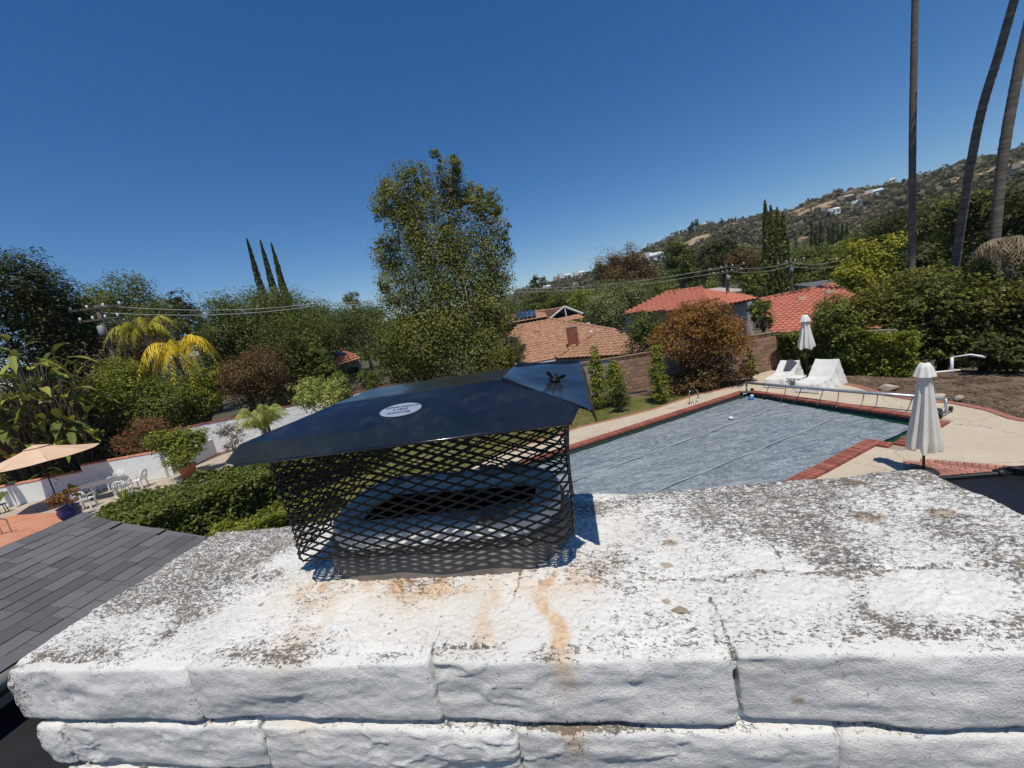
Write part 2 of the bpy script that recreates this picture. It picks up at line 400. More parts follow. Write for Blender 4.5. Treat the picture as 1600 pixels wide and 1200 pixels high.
# concrete deck with cracks
ma, t, b = mk('deck_concrete', (.5, .42, .31), .9); v = coords(t)
c = ramp(t, noise(t, v, .9, 7., .65), [(.3, (.43, .355, .255)), (.7, (.56, .475, .36))])
c = mix(t, .35, c, ramp(t, noise(t, v, 14., 5., .7), [(.35, (.33, .27, .2)), (.6, (.56, .48, .37))]))
spk = ramp(t, noise(t, v, 5., 6., .75), [(.70, (1, 1, 1)), (.76, (.35, .3, .25))]); c = mix(t, .8, c, spk, 'MULTIPLY')
vo = N(t, 'ShaderNodeTexVoronoi', feature='DISTANCE_TO_EDGE', Scale=.42)
wv = t.nodes.new('ShaderNodeMixRGB') if False else None
nz = N(t, 'ShaderNodeTexNoise', Scale=1.5, Detail=6.); t.links.new(v, nz.inputs['Vector'])
va = t.nodes.new('ShaderNodeVectorMath'); va.operation = 'MULTIPLY_ADD'; t.links.new(nz.outputs['Color'], va.inputs[0]); va.inputs[1].default_value = (.9, .9, .9); t.links.new(v, va.inputs[2])
t.links.new(va.outputs[0], vo.inputs['Vector'])
crack = ramp(t, vo.outputs['Distance'], [(.0, (.28, .23, .18)), (.006, (1, 1, 1))]); c = mix(t, .75, c, crack, 'MULTIPLY')
t.links.new(c, b.inputs['Base Color']); bump(t, b, noise(t, v, 60., 5.), .2, .004); MAT['deck'] = ma
def px2(pts, z=0.): return [(p.x, p.y) for p in (at_z(a, c_, z) for a, c_ in pts)]
DECK_FAR = px2([(700, 742), (800, 703), (905, 668), (960, 655), (1020, 640), (1085, 618), (1130, 608), (1160, 600), (1170, 588), (1226, 573)])
DECK_DIRT = px2([(1236, 588), (1318, 599), (1345, 605), (1380, 617), (1430, 625), (1490, 630), (1545, 641), (1585, 655)])
deck = DECK_FAR+DECK_DIRT+[(13.2, 8.6), (14.5, 7.), (14.5, 2.2), (-6, 2.2), (-7, 9.)]
tag(fill_poly('pool_deck', deck, [POOL_OUT], .0, MAT['deck']), kind='structure')
lawn = [(-7.5, 9.), DECK_FAR[0], DECK_FAR[1], DECK_FAR[2], DECK_FAR[3], DECK_FAR[4], DECK_FAR[5], DECK_FAR[6], (8.9, 18.6), (5.4, 19.0), (1.5, 20.3), (-7, 21), (-9, 13)]
tag(fill_poly('lawn', lawn, [], -.03, MAT['lawn']), kind='structure')
def inside(poly, P):
    x, y = P[:, 0], P[:, 1]; r = np.zeros(len(P), bool); n = len(poly)
    for i in range(n):
        (x1, y1), (x2, y2) = poly[i], poly[(i+1) % n]
        c_ = ((y1 > y) != (y2 > y)) & (x < (x2-x1)*(y-y1)/(y2-y1+1e-12)+x1); r ^= c_
    return r
def blades(name, poly, n, h, mat, label, cat, z=-.03, seed=3):
    rng = np.random.default_rng(seed); a = np.array(poly); P = a.min(0)+rng.random((n, 2))*(a.max(0)-a.min(0)); P = P[inside(poly, P)]
    dens = fbm(np.c_[P*.8, 0*P[:, 0]], 3, 9); P = P[dens > -.22+.2*rng.random(len(P))]
    n = len(P); P = np.c_[P, np.full(n, z)+h*.4]; Nn = rng.normal(size=(n, 3))*np.array([1, 1, .3]); Nn /= np.linalg.norm(Nn, axis=1, keepdims=True)
    V, Q, tt = leaf_geo(P, Nn, h, rng, .3, axis=np.tile([0, 0, 1.], (n, 1)))
    return tag(link(name, npmesh(name, V, Q, LEAF[mat], {'tint': ('FLOAT', tt)})), label, cat, None, 'stuff')
blades('grass', lawn, 60000, .07, 'grass', 'short patchy green lawn grass between pool deck and brown block wall', 'grass')

# deck border bricks
def strip_bricks(name, pts, wid, L, mat, z, th, seed, hi=0.):
    g = Geo(); rng = random.Random(seed)
    for a, b_ in zip(pts[:-1], pts[1:]):
        a, b_ = Vector((*a, z)), Vector((*b_, z)); d = b_-a; n = max(1, int(d.length/L)); rz = math.atan2(d.y, d.x)
        for i in range(n):
            c_ = a+d*((i+.5)/n); g.box((c_.x, c_.y, z+rng.uniform(-.004, .004)), (d.length/n-.012, wid, th), rz)
    return g
t_ = tag(strip_bricks('x', DECK_FAR[1:8], .11, .21, 'brick', .0, .05, 1).build('brick_edging', MAT['patio_brick']), 'thin red brick edging strip between lawn and pool deck', 'edging', None, 'stuff')
t_ = tag(strip_bricks('x', DECK_DIRT[1:]+[(13.3, 8.8)], .2, .1, 'brick', .0, .05, 2).build('brick_edging', MAT['patio_brick']), 'curved red brick edging between beige deck and bare soil', 'edging', None, 'stuff')

# brick paved patch beside the near umbrella: each brick its own piece
pv = tag(Geo().slab([(9.08, 8.52, .004), (10.75, 7.0, .004), (10.1, 6.1, .004), (8.5, 7.6, .004)], .03).build('brick_paving', MAT['mortar']), None, None, None, 'structure')
bk = Geo().box((0, 0, 0), (.2, .095, .03), 0, (.96, .93)).mesh('paver', MAT['patio_brick'])
a0 = Vector((9.42, 8.36, 0)); e1 = (Vector((10.35, 7.50, 0))-a0).normalized(); e2 = Vector((e1.y, -e1.x, 0))
ang = math.atan2(e1.y, e1.x); rng = random.Random(4)
for i in range(14): link('brick', bk, None, pv, a0+e1*(-.1+.112*i)+e2*.1+Vector((0, 0, .016)), (rng.uniform(-.02, .02), 0, ang+math.pi/2))
for j in range(8):
    for i in range(9):
        link('brick', bk, None, pv, a0+e1*(-.35+.215*i+(.1 if j % 2 else 0))+e2*(.27+.108*j)+Vector((0, 0, .014+rng.uniform(-.003, .003))), (rng.uniform(-.015, .015), 0, ang))

# ------------------------------------------------------------------ swimming pool
pool = thing('swimming_pool', 'angled swimming pool with red brick coping and green water at its edges', 'pool', (0, 0, 0))
ma, t, b = mk('pool_plaster', (.12, .16, .13), .8); MAT['pool_plaster'] = ma
g = Geo(); n = len(POOL)
for i in range(n):
    p, q = POOL[i], POOL[(i+1) % n]; g.add([v2(p, .0), v2(q, .0), v2(q, -1.1), v2(p, -1.1)], [(0, 1, 2, 3)])
g.add([v2(p, -1.1) for p in POOL], [tuple(reversed(range(n)))])
g.build('basin', mottled('basin_tile', (.03, .055, .045), (.09, .11, .09), 12., .4, 0), pool)
ma, t, b = mk('pool_water', (.008, .045, .028), .06, 0, .5); bump(t, b, noise(t, coords(t), 3., 3.), .1, .02)
fill_poly('water', POOL, [], -.17, ma, 0, pool)
cb = Geo().box((0, 0, 0), (.098, .33, .07), 0, (.93, .97)).mesh('coping_brick', MAT['brick'])
g = Geo()
for i in range(7):
    p, q = Vector((*POOL[i], 0)), Vector((*POOL[(i+1) % n], 0)); d = q-p; k = int(d.length/.108); e = d.normalized(); nn = Vector((-e.y, e.x, 0)); az_ = math.atan2(e.y, e.x)
    for j in range(k):
        c_ = p+d*((j+.5)/k)+nn*.145
        if i == 5 or (i == 4 and j > 25) or (i == 6 and j < 16): g.box((c_.x, c_.y, .022+random.uniform(-.004, .004)), (.098, .33, .07), az_, (.93, .97)); continue      # far from view: joined
        o = link('coping_brick', cb, None, pool, (c_.x, c_.y, .022+random.uniform(-.004, .004)), (random.uniform(-.02, .02), random.uniform(-.03, .03), az_+random.uniform(-.02, .02)))
tag(g.build('coping_row', MAT['brick'], pool), None, None, None, 'stuff')
cop = fill_poly('coping_bed', POOL_OUT, [POOL], -.004, MAT['mortar'], 0, pool)

# pool cover: a loose bubble sheet with seams and creases
ma, t, b = mk('cover_sheet', (.1, .15, .18), .46, 0, .4); v = coords(t, rz=-rad(20))
c = ramp(t, noise(t, v, .5, 5.), [(.3, (.11, .137, .153)), (.7, (.165, .193, .208))])
vs1 = coords(t, (.5, 2.2, 1.), -rad(14)); st = ramp(t, noise(t, vs1, 1.7, 7., .68, 1.6), [(.5, (0, 0, 0)), (.58, (.6, .6, .6)), (.72, (1, 1, 1))])
vs2 = coords(t, (1.6, .6, 1.), -rad(40)); st2 = ramp(t, noise(t, vs2, 2.1, 7., .7, 2.), [(.54, (0, 0, 0)), (.64, (.7, .7, .7))])
ln1 = ramp(t, noise(t, coords(t, (.45, 1.5, 1.), -rad(16)), 2.2, 3., .55, 1.4), [(.455, (0, 0, 0)), (.49, (.8, .8, .8)), (.5, (.1, .1, .1)), (.53, (0, 0, 0))])
ln2 = ramp(t, noise(t, coords(t, (.8, .9, 1.), -rad(50)), 3.1, 3., .55, 1.8), [(.46, (0, 0, 0)), (.487, (.6, .6, .6)), (.51, (0, 0, 0))])
st2 = maths(t, 'MAXIMUM', maths(t, 'MULTIPLY', st2, .5), maths(t, 'MAXIMUM', ln1, ln2))
c = mix(t, .7, c, mix(t, maths(t, 'MULTIPLY', maths(t, 'MAXIMUM', maths(t, 'MULTIPLY', st, .6), st2), 1.1), c, (.52, .56, .58)))
t.links.new(c, b.inputs['Base Color']); bump(t, b, noise(t, vs1, 3.5, 6., .65, 1.2), .5, .03)
CV = [Vector((9.95, 16.02, 0)), Vector((11.3, 10.45, 0)), Vector((.5, 6.35, 0)), Vector((-2.2, 11.5, 0))]
nu, nv = 150, 80; U_, W_ = np.meshgrid(np.linspace(0, 1, nu+1), np.linspace(0, 1, nv+1))
c0, c1_, c2_, c3_ = (np.array(p) for p in CV)
PP = ((1-U_)*(1-W_))[..., None]*c3_+(U_*(1-W_))[..., None]*c0+(U_*W_)[..., None]*c1_+((1-U_)*W_)[..., None]*c2_
zz = fbm(np.stack([U_*16, W_*30, 0*U_], -1), 4, 3)*.022+.012*np.exp(-((W_*3) % 1-.5)**2*900)*2+fbm(np.stack([U_*40+W_*25, W_*18, 0*U_], -1), 3, 8)*.012
PP[..., 2] = -.115+zz
flat = PP.reshape(-1, 3); I = (np.arange(nv)[:, None]*(nu+1)+np.arange(nu)[None]).ravel(); Q = np.stack([I, I+1, I+nu+2, I+nu+1], 1)
keep = inside(offset(POOL, -.05), flat[:, :2]); Q = Q[keep[Q].all(1)]
cover = thing('pool_cover', 'blue grey bubble sheet floating over the swimming pool', 'pool cover', (0, 0, 0))
link('sheet', npmesh('sheet', flat, Q, ma, smooth=True), None, cover)
for wq in (1/3+.0, 2/3+.02):
    g = Geo(); P0 = c3_*(1-wq)+c2_*wq; P1 = c0*(1-wq)+c1_*wq
    pts = [P0*(1-s)+P1*s+np.array([0, 0, -.09+.012*math.sin(s*37)]) for s in np.linspace(.02, .985, 40)]
    for p, q in zip(pts[:-1], pts[1:]):
        d = np.array(q)-np.array(p); nn = np.array([-d[1], d[0], 0]); nn = nn/np.linalg.norm(nn)*.022
        g.add([p-nn, q-nn, q+nn+np.array([0, 0, .015]), p+nn+np.array([0, 0, .015])], [(0, 1, 2, 3)])
    g.build('seam', mottled('seam', (.17, .195, .21), (.34, .37, .39), 2., .4, 0), cover)
p = at_z(1142, 653, -.06); tag(Geo().lathe([(0, .05), (.06, .045), (.085, .0), (.06, -.03), (0, -.035)], 14).build('floating_disc', MAT['white_plastic'], None, True, p), 'small white round float lying on the pool cover', 'float')
fl = thing('pool_float', 'small blue and white chlorine floater in the far pool corner', 'float', at_z(1174, 622, -.06))
Geo().lathe([(0, .07), (.09, .06), (.12, .0), (.1, -.05), (0, -.06)], 14).build('body', mk('float_blue', (.03, .2, .5), .4)[0], fl, True)
Geo().lathe([(.05, .07), (.07, .1), (.05, .13), (0, .135)], 12, (.03, 0, 0)).build('cap', MAT['white_plastic'], fl, True)

# pool handrail
hr = thing('pool_handrail', 'bent steel pool handrail standing on the far deck edge', 'handrail', at_z(1078, 632, 0)); hd = Vector((.93, .35, 0))
def arch(w_, h, r=.14):
    pts = [(0, 0, 0), (0, 0, h-r)]
    pts += [(r-r*math.cos(a), 0, h-r+r*math.sin(a)) for a in np.linspace(.2, 1.57, 5)]
    pts += [(w_-r+r*math.sin(a), 0, h-r+r*math.cos(a)) for a in np.linspace(0, 1.57, 5)]
    pts += [(w_, 0, h*.35), (w_-.05, 0, .12), (w_-.16, 0, .06), (.1, 0, .03)]
    return pts
g = Geo(); g.tube(arch(.5, .58), .022, 8); g.build('rail', MAT['steel'], hr, True, None, (0, 0, rad(20)))
for x_ in (0., .13): Geo().lathe([(0, .03), (.05, .028), (.055, 0)], 12, (x_*.94, x_*.34, 0)).build('flange', MAT['steel'], hr, True)

# cover reel: a long tube on two stands with straps
p0, p1 = at_z(1166, 598, .5), at_z(1478, 623, .5)
reel = thing('cover_reel', 'long grey pool cover reel tube on two stands with hanging straps', 'cover reel', (p0.x, p0.y, 0)); d = p1-p0; d.z = 0; L = d.length; e = d.normalized(); nn = Vector((-e.y, e.x, 0))
Geo().tube([Vector((0, 0, .5)), e*L*.33+Vector((0, 0, .485)), e*L*.66+Vector((0, 0, .485)), e*L+Vector((0, 0, .5))], .055, 12).build('tube', MAT['grey_metal'], reel, True)
for s_ in (0., L):
    g = Geo(); q = e*s_
    g.tube([q+nn*.0+Vector((0, 0, .5)), q-nn*.02+Vector((0, 0, .0))], .035, 8); g.tube([q-nn*.35+Vector((0, 0, .05)), q+nn*.35+Vector((0, 0, .05))], .028, 8)
    g.tube([q-nn*.3+Vector((0, 0, .05)), q+Vector((0, 0, .34))], .016, 6)
    st = g.build('stand', MAT['grey_metal'], reel, True)
    for k_ in (-1, 1):
        wg = Geo(); ring = [(.0, -.03), (.085, -.03), (.09, 0), (.085, .03), (.0, .03)]
        wg.lathe(ring, 14); o = wg.build('wheel', MAT['black_rubber'], reel, True, q+nn*.36*k_+Vector((0, 0, .09)), (math.pi/2, 0, math.atan2(nn.y, nn.x)))
for s_ in (.16, .27, .36, .48, .56, .68, .74, .88):
    a = e*L*s_+Vector((0, 0, .46)); sw = random.Random(int(s_*100)).uniform(-.12, .12)
    dq = -nn*.45 if True else nn
    pts = [a, a+dq*.35+e*sw*.4+Vector((0, 0, -.22)), a+dq+e*sw+Vector((0, 0, -.47))]
    Geo().tube(pts, .013, 5).build('strap', MAT['black_rubber'], reel)

# ------------------------------------------------------------------ loungers, table, umbrellas by the pool
def lounger(name, label, foot, head, wid, hb, patch=None, seed=1):
    f_, h_ = Vector((foot[0], foot[1], 0)), Vector((head[0], head[1], 0)); d = h_-f_; L = d.length; rz = math.atan2(d.y, d.x)
    t = thing(name, label, 'lounger', (foot[0], foot[1], 0), rz, 'covered loungers by the pool')
    def top(s): return .40 if s < .55 else .40+(hb-.40)*min(1, (s-.55)/.36)**1.0
    prof = [(-.06, 0.03), (-.02, .22), (.0, .36), (.03, .40)]+[(s, top(s)) for s in (.15, .3, .45, .53, .57, .64, .72, .8, .88)]+[(.91, hb), (.95, hb-.01), (.99, hb-.12), (1.04, hb*.5), (1.1, .03)]
    pa = np.array(prof); ln = np.r_[0, np.cumsum(np.hypot(np.diff(pa[:, 0]*L), np.diff(pa[:, 1])))]; tt_ = np.linspace(0, ln[-1], 84)
    Sx = np.interp(tt_, ln, pa[:, 0]); Zx = np.interp(tt_, ln, pa[:, 1]); nu = 96; rng_ = np.random.default_rng(seed); ph = rng_.random(8)*6; V = np.zeros((84, nu+1, 3))
    for i in range(84):
        sx_, z = Sx[i], Zx[i]
        for j in range(nu+1):
            a = j/nu*2-1; hw = wid/2
            if abs(a) < .5: y = a/.5*hw; zz_ = z-.03*(1-(2*a)**2)*(z > .3)
            else:
                k = (abs(a)-.5)/.5; zz_ = max(.012, z*(1-k)-.02*k); fold = math.sin(sx_*24+ph[2]+(3 if a > 0 else 0))*.075+math.sin(sx_*45+ph[3]+2*k)*.035
                y = math.copysign(hw+k*(.06+.12*z/.9)+fold*k, a)
            V[i, j] = (sx_*L, y, zz_)
    W_ = V.reshape(-1, 3); wr = 1-np.abs(fbm(W_*np.array([3.2, 2.2, 3.])+seed, 3, 95))*4; wr2 = fbm(W_*np.array([9, 5, 7.])+seed*2, 3, 96)
    dsp = (np.clip(wr, 0, 1)*.016+wr2*.008)*np.clip(W_[:, 2]/.1, 0, 1); W_[:, 2] += dsp; W_[:, 1] += np.sign(W_[:, 1])*dsp*(np.abs(W_[:, 1]) > wid*.47); W_[:, 0] -= dsp*(W_[:, 0] < .1)
    I_ = (np.arange(83)[:, None]*(nu+1)+np.arange(nu)[None]).ravel(); link('cover', npmesh('cover', W_, np.stack([I_, I_+nu+1, I_+nu+2, I_+1], 1), MAT['cloth'], None, True), None, t)
    fr = Geo()
    for y in (-1, 1):
        fr.box((L*.5, y*wid*.44, .3), (L*.96, .04, .05))
    fr.build('frame', MAT['white_plastic'], t)
    for sx in (.1, .85):
        for y in (-1, 1): Geo().box((L*sx, y*wid*.4, .15), (.05, .05, .3)).build('leg', MAT['white_plastic'], t)
    if patch:
        s0, s1, y0, y1 = patch; zt = lambda s: top(s)+.055
        g = Geo(); pts = [(s0, y0*.6), (s0, y1), (s1-.02, y1), (s1, y1*.8), (s1, y0*.3), (s1-.08, y0)]
        up = [Vector((s*L-.012, y, zt(s))) for s, y in pts]; off = Vector((.012, 0, -.02))
        n_ = len(up); g.add(up+[q+off for q in up], [tuple(range(n_)), tuple(reversed(range(n_, 2*n_)))]+[(i, i+n_, (i+1) % n_+n_, (i+1) % n_) for i in range(n_)])
        g.build('sling', MAT['sling_mesh'], t)
    return t
f1 = at_z(1213, 607, 0); h1 = at_z(1238, 583, 0)
lounger('sun_lounger', 'white covered lounger with dark sling patch showing on its raised back, nearer the block wall', (f1.x+.05, f1.y+.15), (f1.x+1.55, f1.y+1.15), .72, .88, (.62, .90, -.36, .06), 1)
f2 = at_z(1266, 614, 0)
lounger('sun_lounger', 'white covered lounger fully draped in folded cloth, nearer the dirt bed', (f2.x+.0, f2.y+.1), (f2.x+1.62, f2.y+1.0), .8, 1.02, None, 2)
pt = at_z(1248, 611, 0)
tb = thing('side_table', 'small square white side table between the two covered loungers', 'table', (pt.x+.35, pt.y+.55, 0), rad(30))
Geo().box((0, 0, .44), (.55, .5, .03)).box((0, 0, .41), (.5, .45, .03)).build('top', MAT['white_plastic'], tb)
for x_ in (-.22, .22):
    for y_ in (-.19, .19): Geo().box((x_, y_, .2), (.045, .045, .4), 0, (1.2, 1.2)).build('leg', MAT['white_plastic'], tb)

def closed_umbrella(label, base, h, zlow, rtop, rbot, seed, lean=(0, 0)):
    t = thing('closed_umbrella', label, 'umbrella', base, 0, 'closed white umbrellas'); rn = random.Random(seed)
    t.rotation_euler = (lean[0], lean[1], seed*.7)
    Geo().tube([(0, 0, .06), (0, 0, h-.02)], .024, 10).build('pole', MAT['brown_wood'], t, True)
    Geo().lathe([(0, .1), (.05, .1), (.22, .07), (.26, .02), (.26, 0)], 24).build('base', MAT['dark_metal'], t, True)
    Geo().lathe([(.0, h+.07), (.02, h+.06), (.028, h+.03), (.022, h-.02)], 12).build('finial', MAT['brown_wood'], t, True)
    def md(th, i): return 1+.0*i
    prof = []; nn_ = 18
    g = Geo(); n_ = 96
    for i in range(nn_):
        s = i/(nn_-1); z = h-.05-(h-.05-zlow)*s; r = rtop*.55+(rbot-rtop*.55)*s**1.15; prof.append((r, z))
    ph = [rn.uniform(0, 6) for _ in range(4)]
    def mod(th, i):
        s = i/(nn_-1); return 1+(.12+.2*s)*math.sin(8*th+ph[0]+.5*math.sin(3*s+ph[1]))+.07*s*math.sin(3*th+ph[2])+.04*math.sin(19*th+ph[3]+4*s)*s
    g.lathe(prof, n_, (0, 0, 0), mod)
    k = len(g.v)-n_
    for j in range(n_):
        x_, y_, z_ = g.v[k+j]; g.v[k+j] = (x_*.93, y_*.93, z_-.04-.05*math.cos(4*2*math.pi*j/n_+ph[1]))
    g.build('canopy', MAT['canvas'], t, True)
    g = Geo(); g.lathe([(.04, h+.01), (.075, h-.0), (rtop*.85, h-.1), (rtop*1.18, h-.26), (rtop*1.22, h-.275)], 64, (0, 0, 0), lambda th, i: 1+.09*math.sin(8*th+ph[2])*min(1, i/2)); g.build('vent_cap', MAT['canvas'], t, True)
    return t
UB = tuple(at_z(1443, 739, 0))
closed_umbrella('closed white umbrella in front, on brown pole beside the brick paving', UB, at_d(1437, 566, math.hypot(UB[0], UB[1])).z, .62, .145, .235, 1, (0, rad(-2)))
closed_umbrella('closed white umbrella behind the two covered loungers, against the ivy', (13.2, 16.75, 0), 2.85, 1.42, .16, .26, 2)

# ------------------------------------------------------------------ walls around the garden
def block_wall(name, label, a, b_, base, h, bl, bh, th, mat, mortar, screen=0., caps=None, keep=None, seed=5):
    a, b_ = Vector((*a, base)), Vector((*b_, base)); d = b_-a; L = d.length; rz = math.atan2(d.y, d.x)
    t = thing(name, label, 'wall', a, rz); rn = random.Random(seed)
    Geo().box((L/2, 0, h/2-.01), (L-.02, th*.86, h-.02)).build('core', mortar, t)
    ms = Geo().box((0, 0, 0), (bl-.012, th, bh-.012), 0, (.985, .97)).mesh('block', mat)
    nr_, nc = int(round(h/bh)), int(L/bl)
    for r in range(nr_):
        for c_ in range(nc+1):
            x_ = (c_+(.5 if r % 2 else 0))*bl
            if x_ < bl/2 or x_ > L-bl/2: continue
            if keep and not (keep[0] <= x_ <= keep[1] if isinstance(keep, tuple) else any(k0 <= x_ <= k1 for k0, k1 in keep)): continue
            link('block', ms, None, t, (x_, rn.uniform(-.006, .006), (r+.5)*bh), (0, 0, rn.uniform(-.006, .006)))
    if screen:
        g = Geo(); n_ = int(L/.3)
        g.box((L/2, 0, h+screen-.02), (L, th*.9, .045))
        sm = Geo(); s_ = screen-.05
        sm.box((-.13, 0, s_/2), (.035, th*.8, s_)); sm.box((0, 0, s_/2), (.2, th*.6, .03), 0)
        sm.tube([(-.1, 0, .02), (.1, 0, s_)], .018, 4); sm.tube([(.1, 0, .02), (-.1, 0, s_)], .018, 4)
        me = sm.mesh('screen_block', mat)
        for i in range(n_):
            if keep and not any(k0-.2 <= i*.3 <= k1+.2 for k0, k1 in (keep if isinstance(keep, list) else [keep])): continue
            link('screen_block', me, None, t, (.15+i*.3, 0, h))
        g.build('cap', mat, t)
    if caps:
        n_ = int(L/.11); me = Geo().box((0, 0, 0), (.1, th+.05, .07)).mesh('cap_brick', caps)
        for i in range(n_): link('cap_brick', me, None, t, ((i+.5)*L/n_, 0, h+.03))
    return t
block_wall('garden_wall', 'brown slump block wall with openwork top course behind the lawn and myrtle', (1.0, 20.6), (14.1, 19.3), -.06, 1.8, .41, .2, .2, MAT['slump'], MAT['mortar'], .22, None, [(4.6, 6.6), (10.6, 13.2)])
block_wall('garden_wall', 'low red brown block wall mostly hidden under ivy behind the loungers', (14.15, 19.2), (15.98, 15.45), -.06, 1.85, .41, .2, .2, MAT['slump'], MAT['mortar'], 0, None, [(2.6, 4.2)], 6)
block_wall('garden_wall', 'white painted block wall with red brick cap behind the potted bush', (-21.6, 22.75), (-16.0, 23.7), -.06, 1.9, .41, .2, .2, MAT['white_plaster'], MAT['white_plaster'], 0, MAT['brick'], None, 7)
block_wall('garden_wall', 'white painted block wall with brick cap rising behind the metal chimney lid', (-15.9, 24.5), (-7.2, 26.6), -.06, 1.85, .41, .2, .2, MAT['white_plaster'], MAT['white_plaster'], 0, MAT['brick'], None, 8)
block_wall('garden_wall', 'grey brown block wall of the neighbour below the red tiled roof', (-13.6, 28.2), (-10.2, 30.4), -.9, 2.7, .41, .2, .2, mottled('neighbour_block', (.14, .1, .08), (.2, .15, .12), 4., .9, .3, .01, 40., per=.12), MAT['mortar'], 0, None, None, 9)

# ------------------------------------------------------------------ the chimney under the camera
CH = rad(-10)                      # chimney axes are turned 10 degrees
def uvz(u_, v_, z): return Vector((u_*math.cos(CH)-v_*math.sin(CH), u_*math.sin(CH)+v_*math.cos(CH), z))
ZT = 4.55                          # top of the chimney
U0, U1, V0, V1 = -1.075, .68, .434, .868
chim = thing('chimney', 'white painted block chimney top with rust and lichen stains, in the foreground', 'chimney', (0, 0, 0), CH)

ma, t, b = mk('chimney_paint', (.8, .8, .79), .75, 0, .35); v = coords(t)
at = N(t, 'ShaderNodeAttribute', attribute_name='stain'); sp = t.nodes.new('ShaderNodeSeparateColor'); t.links.new(at.outputs['Color'], sp.inputs[0])
dirt, rust, bare = sp.outputs[0], sp.outputs[1], sp.outputs[2]
base = ramp(t, noise(t, v, 7., 6., .6), [(.3, (.66, .635, .585)), (.65, (.77, .75, .705))])
vst = coords(t, (.9, 1.7, 1.), rad(12)); f1_ = noise(t, vst, 175., 4., .78, .7); f2_ = noise(t, vst, 60., 6., .74, .9)
pit = maths(t, 'ADD', maths(t, 'MULTIPLY', f1_, .62), maths(t, 'MULTIPLY', f2_, .38))
lim = maths(t, 'SUBTRACT', .645, maths(t, 'MULTIPLY', dirt, .225))
pm = maths(t, 'MULTIPLY', maths(t, 'SUBTRACT', pit, lim), 21., True)
dcol = ramp(t, noise(t, v, 30., 4.), [(.35, (.045, .036, .028)), (.65, (.19, .135, .085))])
rcol = ramp(t, noise(t, v, 45., 5., .7), [(.3, (.52, .30, .15)), (.7, (.74, .57, .38))])
c = mix(t, maths(t, 'MULTIPLY', maths(t, 'MULTIPLY', rust, maths(t, 'ADD', noise(t, v, 38., 5., .7), .45)), .95, True), base, rcol)
bn = maths(t, 'MULTIPLY', maths(t, 'SUBTRACT', maths(t, 'ADD', bare, maths(t, 'MULTIPLY', noise(t, v, 40., 4.), .5)), .78), 9., True)
c = mix(t, maths(t, 'MULTIPLY', bn, .85), c, ramp(t, noise(t, v, 60., 4.), [(.3, (.27, .21, .15)), (.7, (.5, .39, .27))]))
c = mix(t, maths(t, 'MULTIPLY', pm, .92), c, dcol); t.links.new(c, b.inputs['Base Color'])
hh = maths(t, 'ADD', maths(t, 'MULTIPLY', noise(t, v, 330., 4., .75), .6), maths(t, 'MULTIPLY', noise(t, v, 80., 5., .7), .6))
hh = maths(t, 'SUBTRACT', hh, maths(t, 'MULTIPLY', pm, .5)); bump(t, b, hh, .7, .005); MAT['paint'] = ma

# top wash: fine grid with real relief
NU, NV = 760, 230
us = np.linspace(0, 1, NU+1); vs_ = np.linspace(0, 1, NV+1)
VF = V0+.008
UU, WW = np.meshgrid(U0+(U1-U0)*us, VF+(V1-VF)*vs_)
edge = np.minimum(np.minimum(UU-U0, U1-UU), np.minimum(WW-VF, V1-WW))
wob = fbm(np.stack([UU*9, WW*9, 0*UU], -1), 4, 21)
rr_ = .022+.006*fbm(np.stack([UU*11, WW*3, 0*UU], -1), 3, 35); drop = np.where(edge < rr_, rr_-np.sqrt(np.maximum(0, rr_**2-(rr_-edge)**2)), 0)
z = ZT-drop*1.25+wob*.004+fbm(np.stack([UU*60, WW*80, 0*UU], -1), 3, 22)*.0016+fbm(np.stack([UU*190, WW*230, 0*UU], -1), 2, 23)*.0030
for ju, w0 in ((-.68, .010), (-.265, .008), (.14, .012), (.33, .006), (.545, .010)):          # faint joints under the paint
    jj = np.abs(UU-ju-.012*np.sin(WW*22)); z -= .0045*np.exp(-(jj/.008)**2)*np.clip((.56-WW)/.08, .12, 1)*np.clip(.7+1.6*fbm(np.stack([UU*9, WW*14, 0*UU+ju], -1), 2, 37), 0, 1)
z -= .004*np.exp(-((WW-.565-.01*np.sin(UU*7))/.004)**2)
z += .027*np.exp(-(((UU+.31)/.36)**4+((WW-.73)/.2)**4))                                        # wash rises to the flue
e2_ = .012*fbm(np.stack([UU*14, WW*14, 0*UU+3], -1), 3, 31)
XX = UU+np.where((UU-U0 < .05) | (U1-UU < .05), e2_, 0); YY = WW+np.where(V1-WW < .05, e2_*.8, np.where(WW-V0 < .05, e2_*.25, 0))
g1 = fbm(np.stack([UU*3.2, WW*5, 0*UU], -1), 4, 41); g2 = fbm(np.stack([UU*9, WW*13, 0*UU], -1), 4, 42)
dirt_ = .47+.42*g1+.52*g2+.30*np.clip((UU-.05)/.5, 0, 1)*np.clip((WW-.45)/.14, .35, 1)+.42*np.clip((-.62-UU)/.25, 0, 1)*np.clip((WW-.5)/.12, .2, 1)
dirt_ += .22*np.clip((WW-.72)/.1, 0, 1)+.25*np.exp(-((WW-.447)/.012)**2)*(.6+g2)
dirt_ -= .5*np.exp(-(((UU+.22)/.33)**2+((WW-.51)/.05)**2)) + .5*np.exp(-(((UU-.42)/.085)**4+((WW-.515)/.034)**4)) + .3*np.exp(-(((UU-.27)/.06)**4+((WW-.56)/.06)**4))
dirt_ += .3*np.exp(-((UU-.335-.015*np.sin(WW*60))/.012)**2)*(WW < .66)+.22*np.exp(-((WW-.566)/.006)**2)*(UU > .05)
